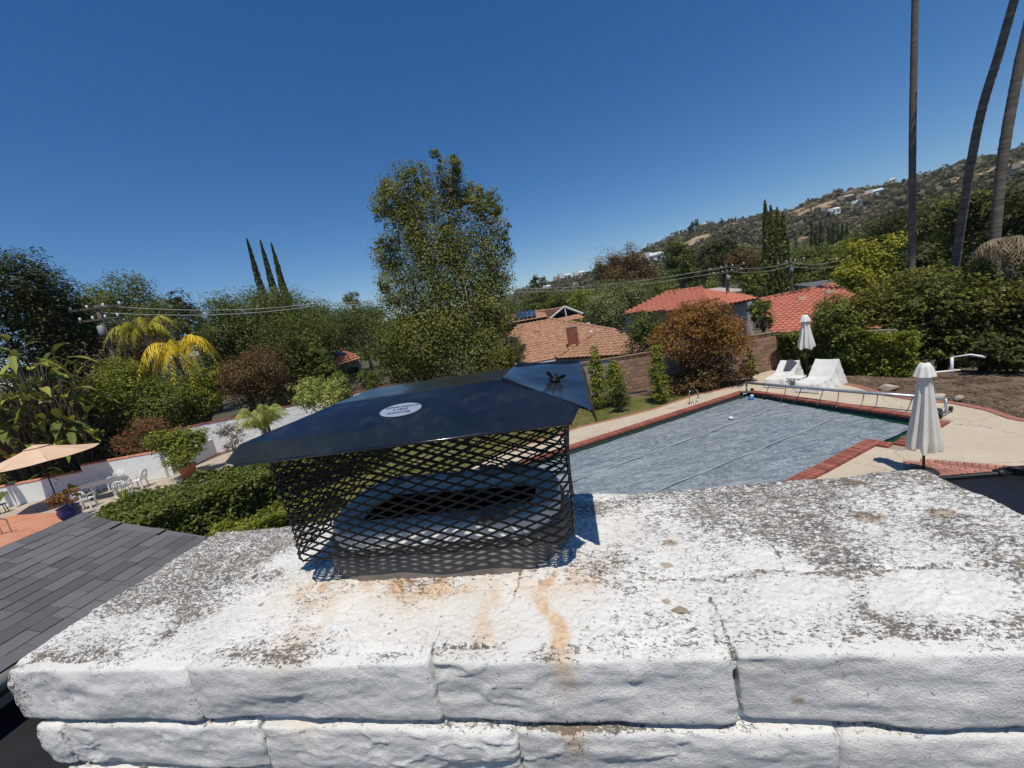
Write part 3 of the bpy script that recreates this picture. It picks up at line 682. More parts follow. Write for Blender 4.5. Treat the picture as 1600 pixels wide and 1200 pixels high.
for cu_, c0_, c1_, sd_ in ((-.268, .43, .50, 1), (.142, .43, .53, 3), (-.15, .53, .585, 4), (.27, .56, .66, 5)):      # hairline cracks in the wash
    path = cu_+.02*fbm(np.stack([WW*14+sd_*5, 0*UU, 0*UU], -1), 4, 66); dirt_ += .75*np.exp(-((UU-path)/.0016)**2)*(WW > c0_)*(WW < c1_); z = z-.0018*np.exp(-((UU-path)/.002)**2)*(WW > c0_)*(WW < c1_)
ru = np.exp(-((WW-.575-.012*np.sin(UU*25))/.035)**2)*np.clip((UU+.66)/.1, 0, 1)*np.clip((.03-UU)/.08, 0, 1)*(.55+.9*g2)
tr = -.085+.016*np.sin((WW-.44)*48)-.01*np.sin((WW-.44)*21); ru = np.maximum(ru, 1.25*np.exp(-((UU-tr)/.011)**2)*(WW < .585))
ru = np.maximum(ru, .5*np.exp(-((UU+.50)/.03)**2)*(WW < .56)+.4*np.exp(-((UU+.19)/.02)**2)*(WW < .57))
ru = 1.35*ru*np.clip(.7+1.4*fbm(np.stack([UU*55, WW*45, 0*UU], -1), 4, 44), 0, 1.15)
ba = np.zeros_like(UU)
for (bu, bv, bs_) in ((-.93, .70, .03), (-.92, .64, .015), (.46, .70, .05), (.57, .69, .04), (.12, .66, .025), (.10, .60, .02), (.52, .82, .04), (.05, .79, .02), (.08, .52, .013), (-.11, .56, .012), (-.64, .55, .012)):
    ba = np.maximum(ba, .75*np.exp(-(((UU-bu)/bs_)**2+((WW-bv)/(bs_*.75))**2)))
colr = np.stack([np.clip(dirt_, .26, .78), np.clip(ru, 0, 1), np.clip(ba, 0, 1), np.ones_like(UU)], -1)
ba = np.maximum(ba, np.clip(.42*fbm(np.stack([UU*5+9, WW*8, 0*UU], -1), 3, 47)+.32*fbm(np.stack([UU*30, WW*40, 0*UU], -1), 3, 48), 0, .62)); colr[..., 2] = ba
Vc = np.stack([XX, YY, z], -1).reshape(-1, 3); I = (np.arange(NV)[:, None]*(NU+1)+np.arange(NU)[None]).ravel(); Q = np.stack([I, I+1, I+NU+2, I+NU+1], 1)
link('mortar_top', npmesh('mortar_top', Vc, Q, MAT['paint'], {'stain': ('FLOAT_COLOR', colr.reshape(-1, 4))}, True), None, chim)

def rough_block(L, D, Hh, seed, amp=.0058, stain=None, nx=120, ny=14, nz=36, r=.010):
    """closed rounded box with a hand-moulded slump face"""
    V = []; F_ = []
    def face(o, a, b2, na_, nb_):
        k = len(V); A_, B_ = np.meshgrid(np.linspace(0, 1, na_+1), np.linspace(0, 1, nb_+1))
        P = np.array(o)+A_[..., None]*np.array(a)+B_[..., None]*np.array(b2); V.extend(P.reshape(-1, 3))
        I_ = (np.arange(nb_)[:, None]*(na_+1)+np.arange(na_)[None]).ravel()+k; F_.append(np.stack([I_, I_+1, I_+na_+2, I_+na_+1], 1))
    x, y, zq = L/2, D/2, Hh/2
    face((-x, -y, -zq), (L, 0, 0), (0, 0, Hh), nx, nz); face((-x, -y, zq), (L, 0, 0), (0, D, 0), nx, ny); face((-x, y, -zq), (L, 0, 0), (0, -D, 0), nx//4, 2)
    face((-x, y, -zq), (0, -D, 0), (0, 0, Hh), ny*2, nz); face((x, -y, -zq), (0, D, 0), (0, 0, Hh), ny*2, nz)
    P = np.array(V); I3 = np.array([x-r, y-r, zq-r]); C_ = np.clip(P, -I3, I3); d_ = P-C_; l = np.linalg.norm(d_, axis=1, keepdims=True)
    nrm = np.where(l > 1e-9, d_/np.maximum(l, 1e-9), 0); P = C_+nrm*r
    Sx = P+seed*3.1
    f = fbm(Sx*np.array([7, 7, 19]), 3, 50)*amp*1.9+fbm(Sx*np.array([34, 34, 50]), 4, 51)*amp*.42+fbm(Sx*np.array([130, 130, 150]), 2, 52)*amp*.13
    rid = 1-np.abs(fbm(Sx*np.array([9, 9, 26]), 4, 53))*6.; f += np.clip(rid-.55, 0, 1)*amp*.9*np.clip(fbm(Sx*6, 2, 54)*3, 0, 1)
    bul = -amp*.55*np.clip(np.abs(P[:, 2])/zq, 0, 1)**4-amp*.5*np.clip((np.abs(P[:, 0])-x+.03)/.03, 0, 1)**2
    P = P+nrm*(f+bul)[:, None]
    st_ = np.zeros((len(P), 4)); st_[:, 3] = 1; st_[:, 0] = .2+.3*fbm(Sx*12, 3, 60)+.28*np.clip((np.abs(P[:, 2])-zq+.014)/.014, 0, 1)*(P[:, 2] < 0)+.3*np.clip((np.abs(P[:, 0])-x+.016)/.016, 0, 1); st_[:, 2] = np.clip(fbm(Sx*16, 3, 63)-.28, 0, 1)*2.; st_[:, 0] += .62*np.clip((P[:, 2]-zq+.007)/.006, 0, 1)*(.75+1.1*fbm(Sx*9, 3, 64))
    if stain: stain(P, st_)
    return npmesh('block', P, np.concatenate(F_), MAT['paint'], {'stain': ('FLOAT_COLOR', np.clip(st_, 0, 1))}, True)
def course(z0, z1, joints, seed0, vf, depth=.2):
    for i, (a, b2) in enumerate(zip(joints[:-1], joints[1:])):
        L = b2-a+.006; cu = (a+b2)/2
        def stn(P, s_, cu=cu, z0=z0):
            uu = P[:, 0]+cu; s_[:, 1] = .75*np.exp(-((uu+.075)/.016)**2)*np.clip((P[:, 2]+.02)/.05, 0, 1)+.3*np.exp(-((uu+.5)/.03)**2)*np.clip((P[:, 2])/.05, 0, 1)
            s_[:, 0] += .5*np.exp(-((uu+1.06)/.03)**2)+.15*np.exp(-((uu+.09)/.05)**2)
        link('block', rough_block(L, depth, z1-z0-.001, seed0+i, stain=stn), None, chim, (cu, vf+depth/2, (z0+z1)/2))
course(ZT-.110, ZT-.0005, [U0+.004, -.68, -.265, .14, .545, .7], 1, V0-.004)
course(ZT-.209, ZT-.113, [U0+.028, -.985, -.58, -.16, .252, .66], 11, V0-.006)
course(ZT-.309, ZT-.212, [U0+.05, -.68, -.27, .14, .55, .68], 21, V0-.010)
course(ZT-.412, ZT-.312, [U0+.05, -.985, -.58, -.16, .252, .66], 31, V0+.014)
for k_ in range(4):              # blocks of the left and right sides
    for uq, rz_ in ((U0+.1+.012*min(k_, 2), 0), (U1-.09, 0)):
        link('block', rough_block(.2, .23, .098, 41+k_+int(uq*10), nx=40), None, chim, (uq, V0+.2+.115, ZT-.058-.1*k_))
Geo().box(((U0+U1)/2+.02, (V0+V1)/2+.006, ZT/2-.02), (U1-U0-.11, V1-V0-.016, ZT-.07)).build('core', MAT['white_plaster'], chim)

# flue liner and its mortar collar
def rrect(u0, u1, v0, v1, r, n=8):
    P = []
    for cx_, cy_, a0_ in ((u1-r, v0+r, -90), (u1-r, v1-r, 0), (u0+r, v1-r, 90), (u0+r, v0+r, 180)):
        for k in range(n+1): a = rad(a0_+90*k/n); P.append((cx_+r*math.cos(a), cy_+r*math.sin(a)))
    return P
def loft(g, rings):
    b0 = len(g.v); n_ = len(rings[0])
    for rg in rings: g.v += [tuple(p) for p in rg]
    for i in range(len(rings)-1):
        for k in range(n_): k2 = (k+1) % n_; g.f.append((b0+i*n_+k, b0+i*n_+k2, b0+(i+1)*n_+k2, b0+(i+1)*n_+k))
    return g
FU0, FU1, FV0, FV1 = -.545, -.07, .600, .852; ZR = 4.656
g = Geo(); ringz = []
for off_, z_ in ((.0, ZT-.02), (.0, ZR-.008), (-.006, ZR), (-.042, ZR), (-.047, ZR-.006), (-.047, ZR-.03)):
    ringz.append([(x_, y_, z_+(.004*math.sin(9*x_+7*y_) if z_ > ZT else 0)) for x_, y_ in rrect(FU0-off_, FU1+off_, FV0-off_, FV1+off_, .1+off_)])
loft(g, ringz); fl_ = g.build('flue_liner', mottled('flue_clay', (.68, .67, .64), (.84, .83, .80), 12., .9, .4, .004, 90.), chim, True)
soot = mottled('soot', (.004, .004, .004), (.012, .011, .010), 20., .95, .5, .01, 40.)
loft(Geo(), [[(x_, y_, z_) for x_, y_ in rrect(FU0-o_, FU1+o_, FV0-o_, FV1+o_, .1+o_)] for o_, z_ in ((-.0465, ZR-.026), (-.052, ZT-.7))]).build('flue_bore', soot, chim, True)
Geo().box(((FU0+FU1)/2, (FV0+FV1)/2, ZT-.7), (.5, .3, .02)).build('soot_floor', soot, chim)
g = Geo(); rings_ = []
for off_, z_ in ((.024, ZT-.004), (.019, ZT+.018), (.011, ZT+.05), (.006, ZT+.076), (-.006, ZT+.082)):
    rings_.append([(x_+.004*math.sin(31*y_+z_*90), y_+.005*math.sin(23*x_+z_*80), z_+.005*math.sin(17*x_)) for x_, y_ in rrect(FU0-off_, FU1+off_, FV0-off_, FV1+off_, .1+off_)])
loft(g, rings_); g.build('mortar_collar', mottled('collar_mortar', (.11, .095, .08), (.27, .235, .195), 10., .95, .5, .005, 70.), chim, True)
stone_m = mottled('lump_mortar', (.2, .18, .155), (.45, .42, .38), 40., .95, .5, .003, 120.)
rl = random.Random(3)
for i in range(9):
    uu_ = rl.uniform(FU0+.06, FU1-.06); vv_ = rl.choice((FV0+.03, FV0+.025, FV1-.03)); k_ = rl.uniform(.012, .024)
    g = Geo(); g.lathe([(0, -.5), (.8, -.45), (1., 0), (.7, .5), (0, .65)], 9, (0, 0, 0), lambda th, i_, q=i: 1+.3*math.sin(3*th+q+i_)); o = g.build('mortar_lump', stone_m, chim, False, (uu_, vv_, ZR+k_*.2), (0, 0, rl.random()*6)); o.scale = (k_*1.6, k_, k_*.7)
g = Geo(); g.lathe([(0, -.5), (.8, -.45), (1., 0), (.6, .6), (.35, 1.3), (0, 1.5)], 10, (0, 0, 0), lambda th, i_: 1+.25*math.sin(3*th+i_)); o = g.build('mortar_lump', stone_m, chim, True, (-.83, V0-.016, ZT-.205), (.5, .2, 0)); o.scale = (.014, .012, .014)
# broken rim pieces and debris
def chip(name, label, cat, u_, v_, s, mat, seed, flat=.35, parent=None, dz=0.):
    rn = np.random.default_rng(seed); P = rn.normal(size=(26, 3)); P /= np.linalg.norm(P, axis=1, keepdims=True); P *= np.array([s, s*.6, s*flat])*(1+.25*rn.normal(size=(26, 1)))
    import bmesh
    bm = bmesh.new(); [bm.verts.new(p) for p in P]; bmesh.ops.convex_hull(bm, input=bm.verts[:])
    for vv in [x_ for x_ in bm.verts if not x_.link_faces]: bm.verts.remove(vv)
    me = bpy.data.meshes.new(name); bm.to_mesh(me); bm.free(); me.materials.append(mat)
    return tag(link(name, me, None, None, uvz(u_, v_, ZT+.004+dz), (0, 0, seed)), label, cat)
stone = mottled('chip_stone', (.1, .085, .07), (.2, .17, .14), 60., .9, .4, .002, 200.)
chip('dry_leaf', 'curled grey brown dead leaf on the white chimney top below the cage', 'leaf', -.505, .548, .017, stone, 3, .3)
chip('stone_chip', 'larger dark stone chip at left on the chimney top', 'stone', -.735, .635, .011, stone, 5)
chip('stone_chip', 'smaller dark stone chip beside the larger one at left on the chimney top', 'stone', -.705, .632, .009, stone, 6)
chip('stone_chip', 'brown mortar crumb under the cage in the rust stained strip', 'stone', -.425, .565, .008, stone, 8)
chip('stone_chip', 'pale brown crumb near the middle front of the chimney top', 'stone', .095, .50, .009, mottled('chip_tan', (.25, .2, .14), (.36, .29, .21), 60., .9, 0), 9)
chip('stone_chip', 'thin grey paint flake right of the rust trickle', 'stone', .0, .575, .013, mottled('chip_grey', (.2, .19, .17), (.32, .3, .27), 60., .9, 0), 12, .2)

# ------------------------------------------------------------------ the metal chimney cap (spark arrestor)
cap = thing('spark_arrestor', 'dark blue black metal chimney cap with wire mesh cage on the flue', 'chimney cap', (0, 0, 0), CH)
ma, t, b = mk('cap_paint', (.008, .010, .016), .2, .0, .7); v = coords(t)
cc = ramp(t, noise(t, v, 9., 6.), [(.35, (.006, .008, .013)), (.7, (.012, .015, .021))])
dust = ramp(t, noise(t, v, 26., 8., .75), [(.5, (0, 0, 0)), (.75, (.35, .35, .35))]); scr = ramp(t, noise(t, coords(t, (6., 90., 6.), rad(20)), 1.6, 4., .6), [(.70, (0, 0, 0)), (.74, (.3, .3, .3))])
cc = mix(t, maths(t, 'MULTIPLY', maths(t, 'MAXIMUM', dust, scr), .22), cc, (.30, .28, .25)); t.links.new(cc, b.inputs['Base Color'])
t.links.new(ramp(t, noise(t, v, 14., 5.), [(.3, (.13,)*3), (.7, (.27,)*3)]), b.inputs['Roughness']); bump(t, b, noise(t, v, 7., 4., .5), .32, .014); MAT['cap'] = ma
# lid outline (local u, v, z)
lu0, lu1, lv0, lv1 = -.598, .002, .528, .872; zs, zc_, zp = ZT+.288, ZT+.321, ZT+.347
pu0, pu1, pv0, pv1 = -.452, -.122, .645, .782
def sheet(g, A, B, C, D, n=14, m_=8, dent=.0012, th=.0012, seed=0):
    A, B, C, D = (np.array(p, float) for p in (A, B, C, D)); nrm = np.cross(B-A, D-A); nrm /= np.linalg.norm(nrm)
    def fn(a, c_):
        p = A*(1-a)*(1-c_)+B*a*(1-c_)+C*a*c_+D*(1-a)*c_; q = float(fbm(np.array([[p[0]*9+seed, p[1]*12, 0.]]), 2, 70)[0]); e_ = min(a, 1-a, c_, 1-c_)
        return p+nrm*dent*q*min(1, e_*5)
    g.grid(fn, n, m_)
lid = Geo()
zcr = ZT+.306
sheet(lid, (lu0+.02, lv0, zs), (lu1-.02, lv0+.010, zs-.002), (lu1-.006, lv0+.018, zcr), (lu0+.034, lv0+.006, zc_), 30, 3, .0012)     # front skirt
sheet(lid, (lu0+.034, lv0+.006, zc_), (lu1-.006, lv0+.018, zcr), (pu1, pv0, zp), (pu0, pv0, zp), 30, 10, .003, seed=2)          # front slope
sheet(lid, (pu0, pv0, zp), (pu1, pv0, zp), (pu1, pv1, zp), (pu0, pv1, zp), 24, 10, .003, seed=4)                               # flat top
sheet(lid, (pu0, pv1, zp), (pu1, pv1, zp), (lu1-.004, lv1-.012, zc_), (lu0+.034, lv1-.012, zc_), 24, 8, .003, seed=6)          # back slope
sheet(lid, (lu0+.034, lv1-.012, zc_), (lu1-.004, lv1-.012, zc_), (lu1-.02, lv1, zs), (lu0+.02, lv1, zs), 24, 3, .001)
sheet(lid, (lu0+.034, lv0+.006, zc_), (pu0, pv0, zp), (pu0, pv1, zp), (lu0+.034, lv1-.012, zc_), 10, 14, .003, seed=8)         # left slope
sheet(lid, (lu0, lv0+.002, zs+.006), (lu0+.034, lv0+.006, zc_), (lu0+.034, lv1-.012, zc_), (lu0, lv1-.002, zs+.006), 3, 14, .001)
lid.add([(lu0, lv0+.002, zs+.006), (lu0+.02, lv0, zs), (lu0+.034, lv0+.006, zc_)], [(0, 1, 2)])
lo = lid.build('lid', MAT['cap'], cap, True)
md = lo.modifiers.new('s', 'SOLIDIFY'); md.thickness = .0016; md.offset = -1
for md in [lo.modifiers.new('e', 'EDGE_SPLIT')]: md.split_angle = rad(8)
ep = Geo()                          # end panel at the right, folded over the slopes
k1 = (pu1-.008, pv0-.003, zp+.0022); k2 = (lu1+.010, lv0+.016, zcr-.008); k3 = (lu1+.006, lv1-.006, zc_+.004); k4 = (pu1-.004, pv1+.004, zp+.0022)
sheet(ep, k1, k2, k3, k4, 16, 16, .006, seed=11)
sheet(ep, k2, (lu1+.016, lv0+.018, zs-.008), (lu1+.015, lv1-.008, zs+.012), k3, 3, 14, .0015, seed=12)
eo = ep.build('end_panel', MAT['cap'], cap, True); md = eo.modifiers.new('s', 'SOLIDIFY'); md.thickness = .0016; md.offset = -1
md = eo.modifiers.new('e', 'EDGE_SPLIT'); md.split_angle = rad(25)
for a_, b2, hh_ in ((k4, k3, .006), (k1, k2, .0016)):          # folded seams of the end panel
    sg_ = Geo(); A3, B3 = np.array(a_), np.array(b2)
    sg_.grid(lambda q, w_: A3*(1-q)+B3*q+np.array([0, .0012*math.sin(q*17)+(.004*w_ if hh_ > .004 else -.002*w_), hh_*w_*(.7+.3*math.sin(q*9+1))]), 24, 2); o_ = sg_.build('seam', MAT['cap'], cap, True); m_ = o_.modifiers.new('s', 'SOLIDIFY'); m_.thickness = .0018
hem = Geo(); hem.tube([(lu0+.02, lv0-.0015, zs), (lu1-.02, lv0+.0085, zs-.002)], .0022, 6); hem.build('hem', MAT['cap'], cap, True)
# wing nut on the end panel
def on_panel(a, c_): return np.array(k1)*(1-a)*(1-c_)+np.array(k2)*a*(1-c_)+np.array(k3)*a*c_+np.array(k4)*(1-a)*c_
pc = Vector(on_panel(.62, .42)); na_ = (Vector(k2)-Vector(k1)).cross(Vector(k4)-Vector(k1)).normalized()
na_ = na_ if na_.z > 0 else -na_
wn = thing('wn', None, None, pc); wn.name = 'wing_nut'; wn.parent = cap; wn.rotation_euler = Matrix((Vector((1, .1, 0)).cross(na_).cross(na_).normalized()*-1, na_.cross(Vector((1, .1, 0)).cross(na_).cross(na_).normalized()*-1), na_)).transposed().to_euler(); wn.scale = (1.2, 1.2, .72)
blk = mk('nut_black', (.01, .01, .011), .35, .3)[0]
Geo().lathe([(.009, 0), (.009, .002), (.0055, .0025), (.0055, .009), (.003, .010), (.003, .017), (0, .017)], 14).build('hub', blk, wn, True)
for sg in (-1, 1):
    g = Geo(); P_ = [(.002*sg, .003), (.006*sg, .003), (.0125*sg, .0095), (.0155*sg, .016), (.0125*sg, .019), (.0085*sg, .016), (.0045*sg, .009)]
    q_ = [Vector((x_, -.0014, y_)) for x_, y_ in P_]+[Vector((x_, .0014, y_)) for x_, y_ in P_]; n_ = len(P_)
    g.add(q_, [tuple(range(n_)), tuple(range(2*n_-1, n_-1, -1))]+[(i, (i+1) % n_, (i+1) % n_+n_, i+n_) for i in range(n_)]); g.build('wing', blk, wn)
# oval sticker on the front slope
fa, fb, fc, fd = (np.array(p) for p in ((lu0+.034, lv0+.006, zc_), (lu1-.006, lv0+.018, zcr), (pu1, pv0, zp), (pu0, pv0, zp)))
ctr = Vector(fa*.55*.45+fb*.45*.45+fc*.45*.55+fd*.55*.55); ex = Vector((1, .006, 0)).normalized(); nrm_ = Vector(np.cross(fb-fa, fd-fa)).normalized(); ey = nrm_.cross(ex)
q0_, q1_ = Vector(fa).lerp(Vector(fb), .475), Vector(fd).lerp(Vector(fc), .475); cq_ = (.587-q0_.y)/(q1_.y-q0_.y); ctr = q0_.lerp(q1_, cq_)
exq = (Vector(fa).lerp(Vector(fd), cq_)-Vector(fb).lerp(Vector(fc), cq_)); ex = -exq.normalized(); nrm_ = ex.cross(q1_-q0_).normalized(); ey = nrm_.cross(ex); ctr += nrm_*.0022
g = Geo(); q_ = [ctr+ex*.0365*math.cos(a)+ey*.0205*math.sin(a) for a in np.linspace(0, 2*math.pi, 48, endpoint=False)]; n_ = len(q_)
g.add(q_+[p-nrm_*.0012 for p in q_], [tuple(range(n_)), tuple(reversed(range(n_, 2*n_)))]+[(i, i+n_, (i+1) % n_+n_, (i+1) % n_) for i in range(n_)])
stk = g.build('sticker', MAT['paper'], cap)
def lettering(txt, size, c_, parent):
    cu = bpy.data.curves.new('t', 'FONT'); cu.body = txt; cu.size = size; cu.align_x = 'CENTER'; cu.align_y = 'CENTER'; cu.extrude = .0001
    ob = bpy.data.objects.new('t', cu); COL.objects.link(ob); bpy.context.view_layer.update()
    me = bpy.data.meshes.new_from_object(ob.evaluated_get(bpy.context.evaluated_depsgraph_get())); bpy.data.objects.remove(ob)
    M3 = Matrix((ex, ey, nrm_)).transposed().to_4x4(); M3.translation = c_; me.transform(M3); me.materials.append(MAT['ink'])
    return link('lettering', me, None, parent)
lettering('CHIMNEY PRODUCTS', .0062, ctr+ey*.0085+nrm_*.0006, stk); lettering('5 YEAR', .0085, ctr+nrm_*.0006, stk); lettering('GUARANTEE', .0072, ctr-ey*.0095+nrm_*.0006, stk)
# expanded metal cage
CU0, CU1, CV0, CV1 = -.567, -.046, .566, .852; ZB, ZC = ZT+.078, ZT+.300
per_ = rrect(CU0, CU1, CV0, CV1, .035, 6); per_ = [Vector((*p, 0)) for p in per_]; per_.append(per_[0]); acc = [0.]
for a, c_ in zip(per_[:-1], per_[1:]): acc.append(acc[-1]+(c_-a).length)
TOT = acc[-1]; ncell = int(TOT/.041); half = TOT/(2*ncell); nrow = 28; rh = (ZC-ZB)/nrow
def along(s):
    s = s % TOT; i = int(np.searchsorted(acc, s, 'right'))-1; i = min(i, len(per_)-2); k = (s-acc[i])/(acc[i+1]-acc[i]); p = per_[i].lerp(per_[i+1], k); tg = (per_[i+1]-per_[i]).normalized()
    return p, tg
def node(i, j):
    p, tg = along(i*half); z_ = ZB+rh*j; fl = (j/nrow)*.018; out = Vector((tg.y, -tg.x, 0))
    p = p+out*(.0025*math.sin(i*.31+j*.2)+.0015*math.sin(i*.9)); return Vector((p.x+fl*(p.x-CU0)/(CU1-CU0), p.y, z_)), out
cage_mat = mk('cage_black', (.006, .006, .007), .45, .0, .35)[0]
panels = {}
for i in range(2*ncell):
    for j in range(nrow):
        if (i+j) % 2 == 0: a, c_ = node(i, j), node(i+1, j+1)
        else: a, c_ = node(i, j+1), node(i+1, j)
        nmid = a[1]; key = ('f' if nmid.y < -.7 else 'b' if nmid.y > .7 else 'r' if nmid.x > 0 else 'l'); g = panels.setdefault(key, Geo())
        p, q = a[0], c_[0]; dr = (q-p).normalized(); bn_ = dr.cross(nmid).normalized(); w1, w2 = bn_*.0015, nmid*.0011
        mid = (p+q)/2; p, q = p-dr*.001, q+dr*.001
        g.add([p-w1-w2, p+w1-w2, p+w1+w2, p-w1+w2, q-w1-w2, q+w1-w2, q+w1+w2, q-w1+w2], [(0, 1, 5, 4), (1, 2, 6, 5), (2, 3, 7, 6), (3, 0, 4, 7)])
for key, g in panels.items(): tag(g.build('mesh_panel', cage_mat, cap), None, None, None, 'stuff')
g = Geo(); g.tube([node(i, 0)[0] for i in range(2*ncell+1)], .0014, 5, False); g.build('bottom_wire', cage_mat, cap)
for uu_ in (-.42, -.2):           # bolts that hold lid to cage legs
    Geo().tube([(uu_, .61, zs-.05), (uu_, .61, zc_+.01)], .0025, 6).build('bracket', MAT['dark_metal'], cap)

# ------------------------------------------------------------------ the house under us
house = thing('house', 'our own house with grey shingle gable and black low slope roof below the chimney', 'house', (0, 0, 0), CH)
RU, RVB, RZ, PIT = -5.94, 3.36, 3.6, rad(14); EU = -4.32
roof = Geo(); cs_, sn_ = math.cos(PIT), math.sin(PIT); SL = (EU-RU)/cs_
def rp(s, v_, lift=0.): return Vector((RU+s*cs_+lift*sn_, v_, RZ-s*sn_+lift*cs_))
roof.add([rp(0, RVB, -.01), rp(SL, RVB, -.01), rp(SL, -3, -.01), rp(0, -3, -.01), rp(0, RVB, -.09), rp(SL, RVB, -.09), rp(SL, -3, -.09), rp(0, -3, -.09)], [(0, 3, 2, 1), (4, 5, 6, 7), (0, 1, 5, 4), (1, 2, 6, 5)])
roof.add([(RU, RVB, RZ-.01), (2*RU-EU, RVB, RZ-SL*sn_-.01), (2*RU-EU, -3, RZ-SL*sn_-.01), (RU, -3, RZ-.01)], [(0, 1, 2, 3)])
ma, t, b = mk('shingle', (.085, .088, .092), .92, 0, .25); v = coords(t); oi = t.nodes.new('ShaderNodeObjectInfo')
c = ramp(t, noise(t, v, 240., 4., .75), [(.3, (.045, .047, .05)), (.7, (.15, .152, .155))])
c = mix(t, .55, c, ramp(t, oi.outputs['Random'], [(0, (.075, .076, .078)), (.5, (.125, .126, .127)), (1, (.175, .175, .174))]))
t.links.new(c, b.inputs['Base Color']); bump(t, b, noise(t, v, 300., 3.), .4, .002); MAT['shingle'] = ma
ro = roof.build('roof', MAT['shingle'], house)
MAT['asphalt_edge'] = mk('asphalt_edge', (.018, .018, .02), .9)[0]
ex_ = .143; nrow_ = int(SL/ex_)+1; rn = random.Random(9)
sm_ = {}
for L_ in (.1, .14, .19, .26):
    g = Geo(); th_ = .009
    for k_ in range(1): g.box((0, 0, 0), (ex_+.02, L_-.002, th_))
    sm_[L_] = g.mesh('shingle', MAT['shingle']); sm_[L_].materials.append(MAT['asphalt_edge'])
    for p_ in sm_[L_].polygons: p_.material_index = 0 if p_.normal.z > .5 else 1
qrot = Matrix.Rotation(PIT, 4, 'Y')
for r in range(nrow_):
    s = r*ex_+ex_/2; vv_ = RVB-rn.random()*.15; 
    while vv_ > .9+(-.2 if r > 6 else .9-r*.1):
        L_ = rn.choice(list(sm_)); thick = rn.choice((0, .0, .0025))
        o = link('shingle', sm_[L_], None, ro, rp(s+.012, vv_-L_/2, .004+thick), (0, PIT-.035+rn.uniform(-.006, .006), 0)); vv_ -= L_
capm = Geo().box((.075, 0, -.0175), (.155, .28, .012), 0).mesh('ridge_shingle', MAT['shingle'])
for i in range(12):
    vq = RVB-.1-i*.2
    g = link('ridge_shingle', capm, None, ro, Vector((RU, vq, RZ+.024)), (rad(2), PIT, 0))
    link('ridge_shingle', capm, None, ro, Vector((RU, vq, RZ+.024)), (rad(2), PIT, math.pi))
fz = RZ-SL*sn_
Geo().box((EU+.012, RVB/2-1.5, fz-.11), (.022, RVB+3, .16)).build('fascia', MAT['dark_metal'], house)
g = Geo(); g.tube([(EU+.08, RVB, fz-.07), (EU+.08, -3, fz-.07)], .055, 10); g.build('gutter', mottled('gutter', (.16, .15, .13), (.26, .25, .22), 4., .6, .1, .005, 20.), house, True)
Geo().box((RU, RVB/2-1.6, 1.55), (2*(EU-RU)-.6, RVB+2.4, 3.1)).build('wall', MAT['house_tan'], house)
Geo().add([(EU-.3, RVB-.4, 3.1), (2*RU-EU+.3, RVB-.4, 3.1), (RU, RVB-.4, RZ-.1)], [(0, 1, 2)]).build('gable', MAT['house_tan'], house)
# black low slope roof with rubber solar mats
Geo().slab([(-4.9, -3, 2.72), (14, -3, 2.72), (14, 3.98, 2.80), (-4.9, 3.2, 2.80)], .16).build('low_roof', MAT['black_roof'], house)
Geo().box((4.5, .3, 1.3), (17, 6.2, 2.6)).build('low_wall', MAT['house_tan'], house)
Geo().slab([(5.0, 4.0, 2.16), (14, 4.0, 2.16), (14, 5.36, 2.10), (5.0, 5.36, 2.10)], .12).build('patio_roof', MAT['black_roof'], house)
for uq in (5.15, 9., 13.5): Geo().box((uq, 5.2, 1.0), (.1, .1, 2.0)).build('patio_post', MAT['dark_metal'], house)
sol = thing('solar_mat', 'black rubber solar pool heating mats with a header pipe on the low roof edge', 'solar panel', uvz(0, 0, 0), CH)
for i in range(8):
    u0_ = 1.2+i*1.15; Geo().box((u0_+.56, 2.45, 2.825), (1.146, 2.8, .025)).build('mat', MAT['black_rubber'], sol)
    for k_ in range(2): Geo().tube([(u0_+.3+k_*.5, 1.1, 2.842), (u0_+.3+k_*.5, 3.8, 2.846)], .006, 5).build('rib', MAT['black_rubber'], sol)
Geo().tube([(1.2, 3.86, 2.85), (10.4, 3.86, 2.85)], .026, 10).build('header_pipe', MAT['black_rubber'], sol, True)
for uq in (3.62, 3.74, 4.12, 4.2, 5.3):
    g = Geo(); g.lathe([(.026, -.035), (.042, -.03), (.042, .03), (.026, .035)], 12); g.build('coupling', MAT['black_rubber'], sol, True, (uq, 3.86, 2.852), (0, math.pi/2, 0))
for uq in (3.7, 4.16):
    g = Geo(); g.tube([(uq-.05, 3.9, 2.86), (uq-.02, 3.84, 2.91), (uq+.05, 3.8, 2.90), (uq+.09, 3.83, 2.86)], .016, 8); g.build('hose', MAT['black_rubber'], sol, True)
# ------------------------------------------------------------------ left patio
pat = [(-30, 13.5), (-30, 19.2), (-18.3, 19.2), (-17.4, 22.6), (-15.0, 22.9), (-14.6, 15.4)]
tag(fill_poly('patio', pat, [], -.01, MAT['patio']), kind='structure')
spa_in = [(-27, 14.2), (-22.6, 15.3), (-21.3, 14.9), (-21.6, 13.2), (-27, 12.6)]
ma, t, b = mk('tile_floor', (.5, .2, .11), .8); v = coords(t, rz=rad(12)); br = N(t, 'ShaderNodeTexBrick', Scale=1.); br.offset = 0.; br.inputs['Brick Width'].default_value = .4; br.inputs['Row Height'].default_value = .4; br.inputs['Mortar Size'].default_value = .012
br.inputs['Color1'].default_value = (.46, .17, .09, 1); br.inputs['Color2'].default_value = (.58, .26, .15, 1); br.inputs['Mortar'].default_value = (.42, .33, .26, 1); t.links.new(v, br.inputs['Vector'])
t.links.new(mix(t, .4, br.outputs['Color'], ramp(t, noise(t, v, 2., 5.), [(.3, (.36, .14, .08)), (.7, (.6, .3, .18))])), b.inputs['Base Color']); MAT['tile_floor'] = ma
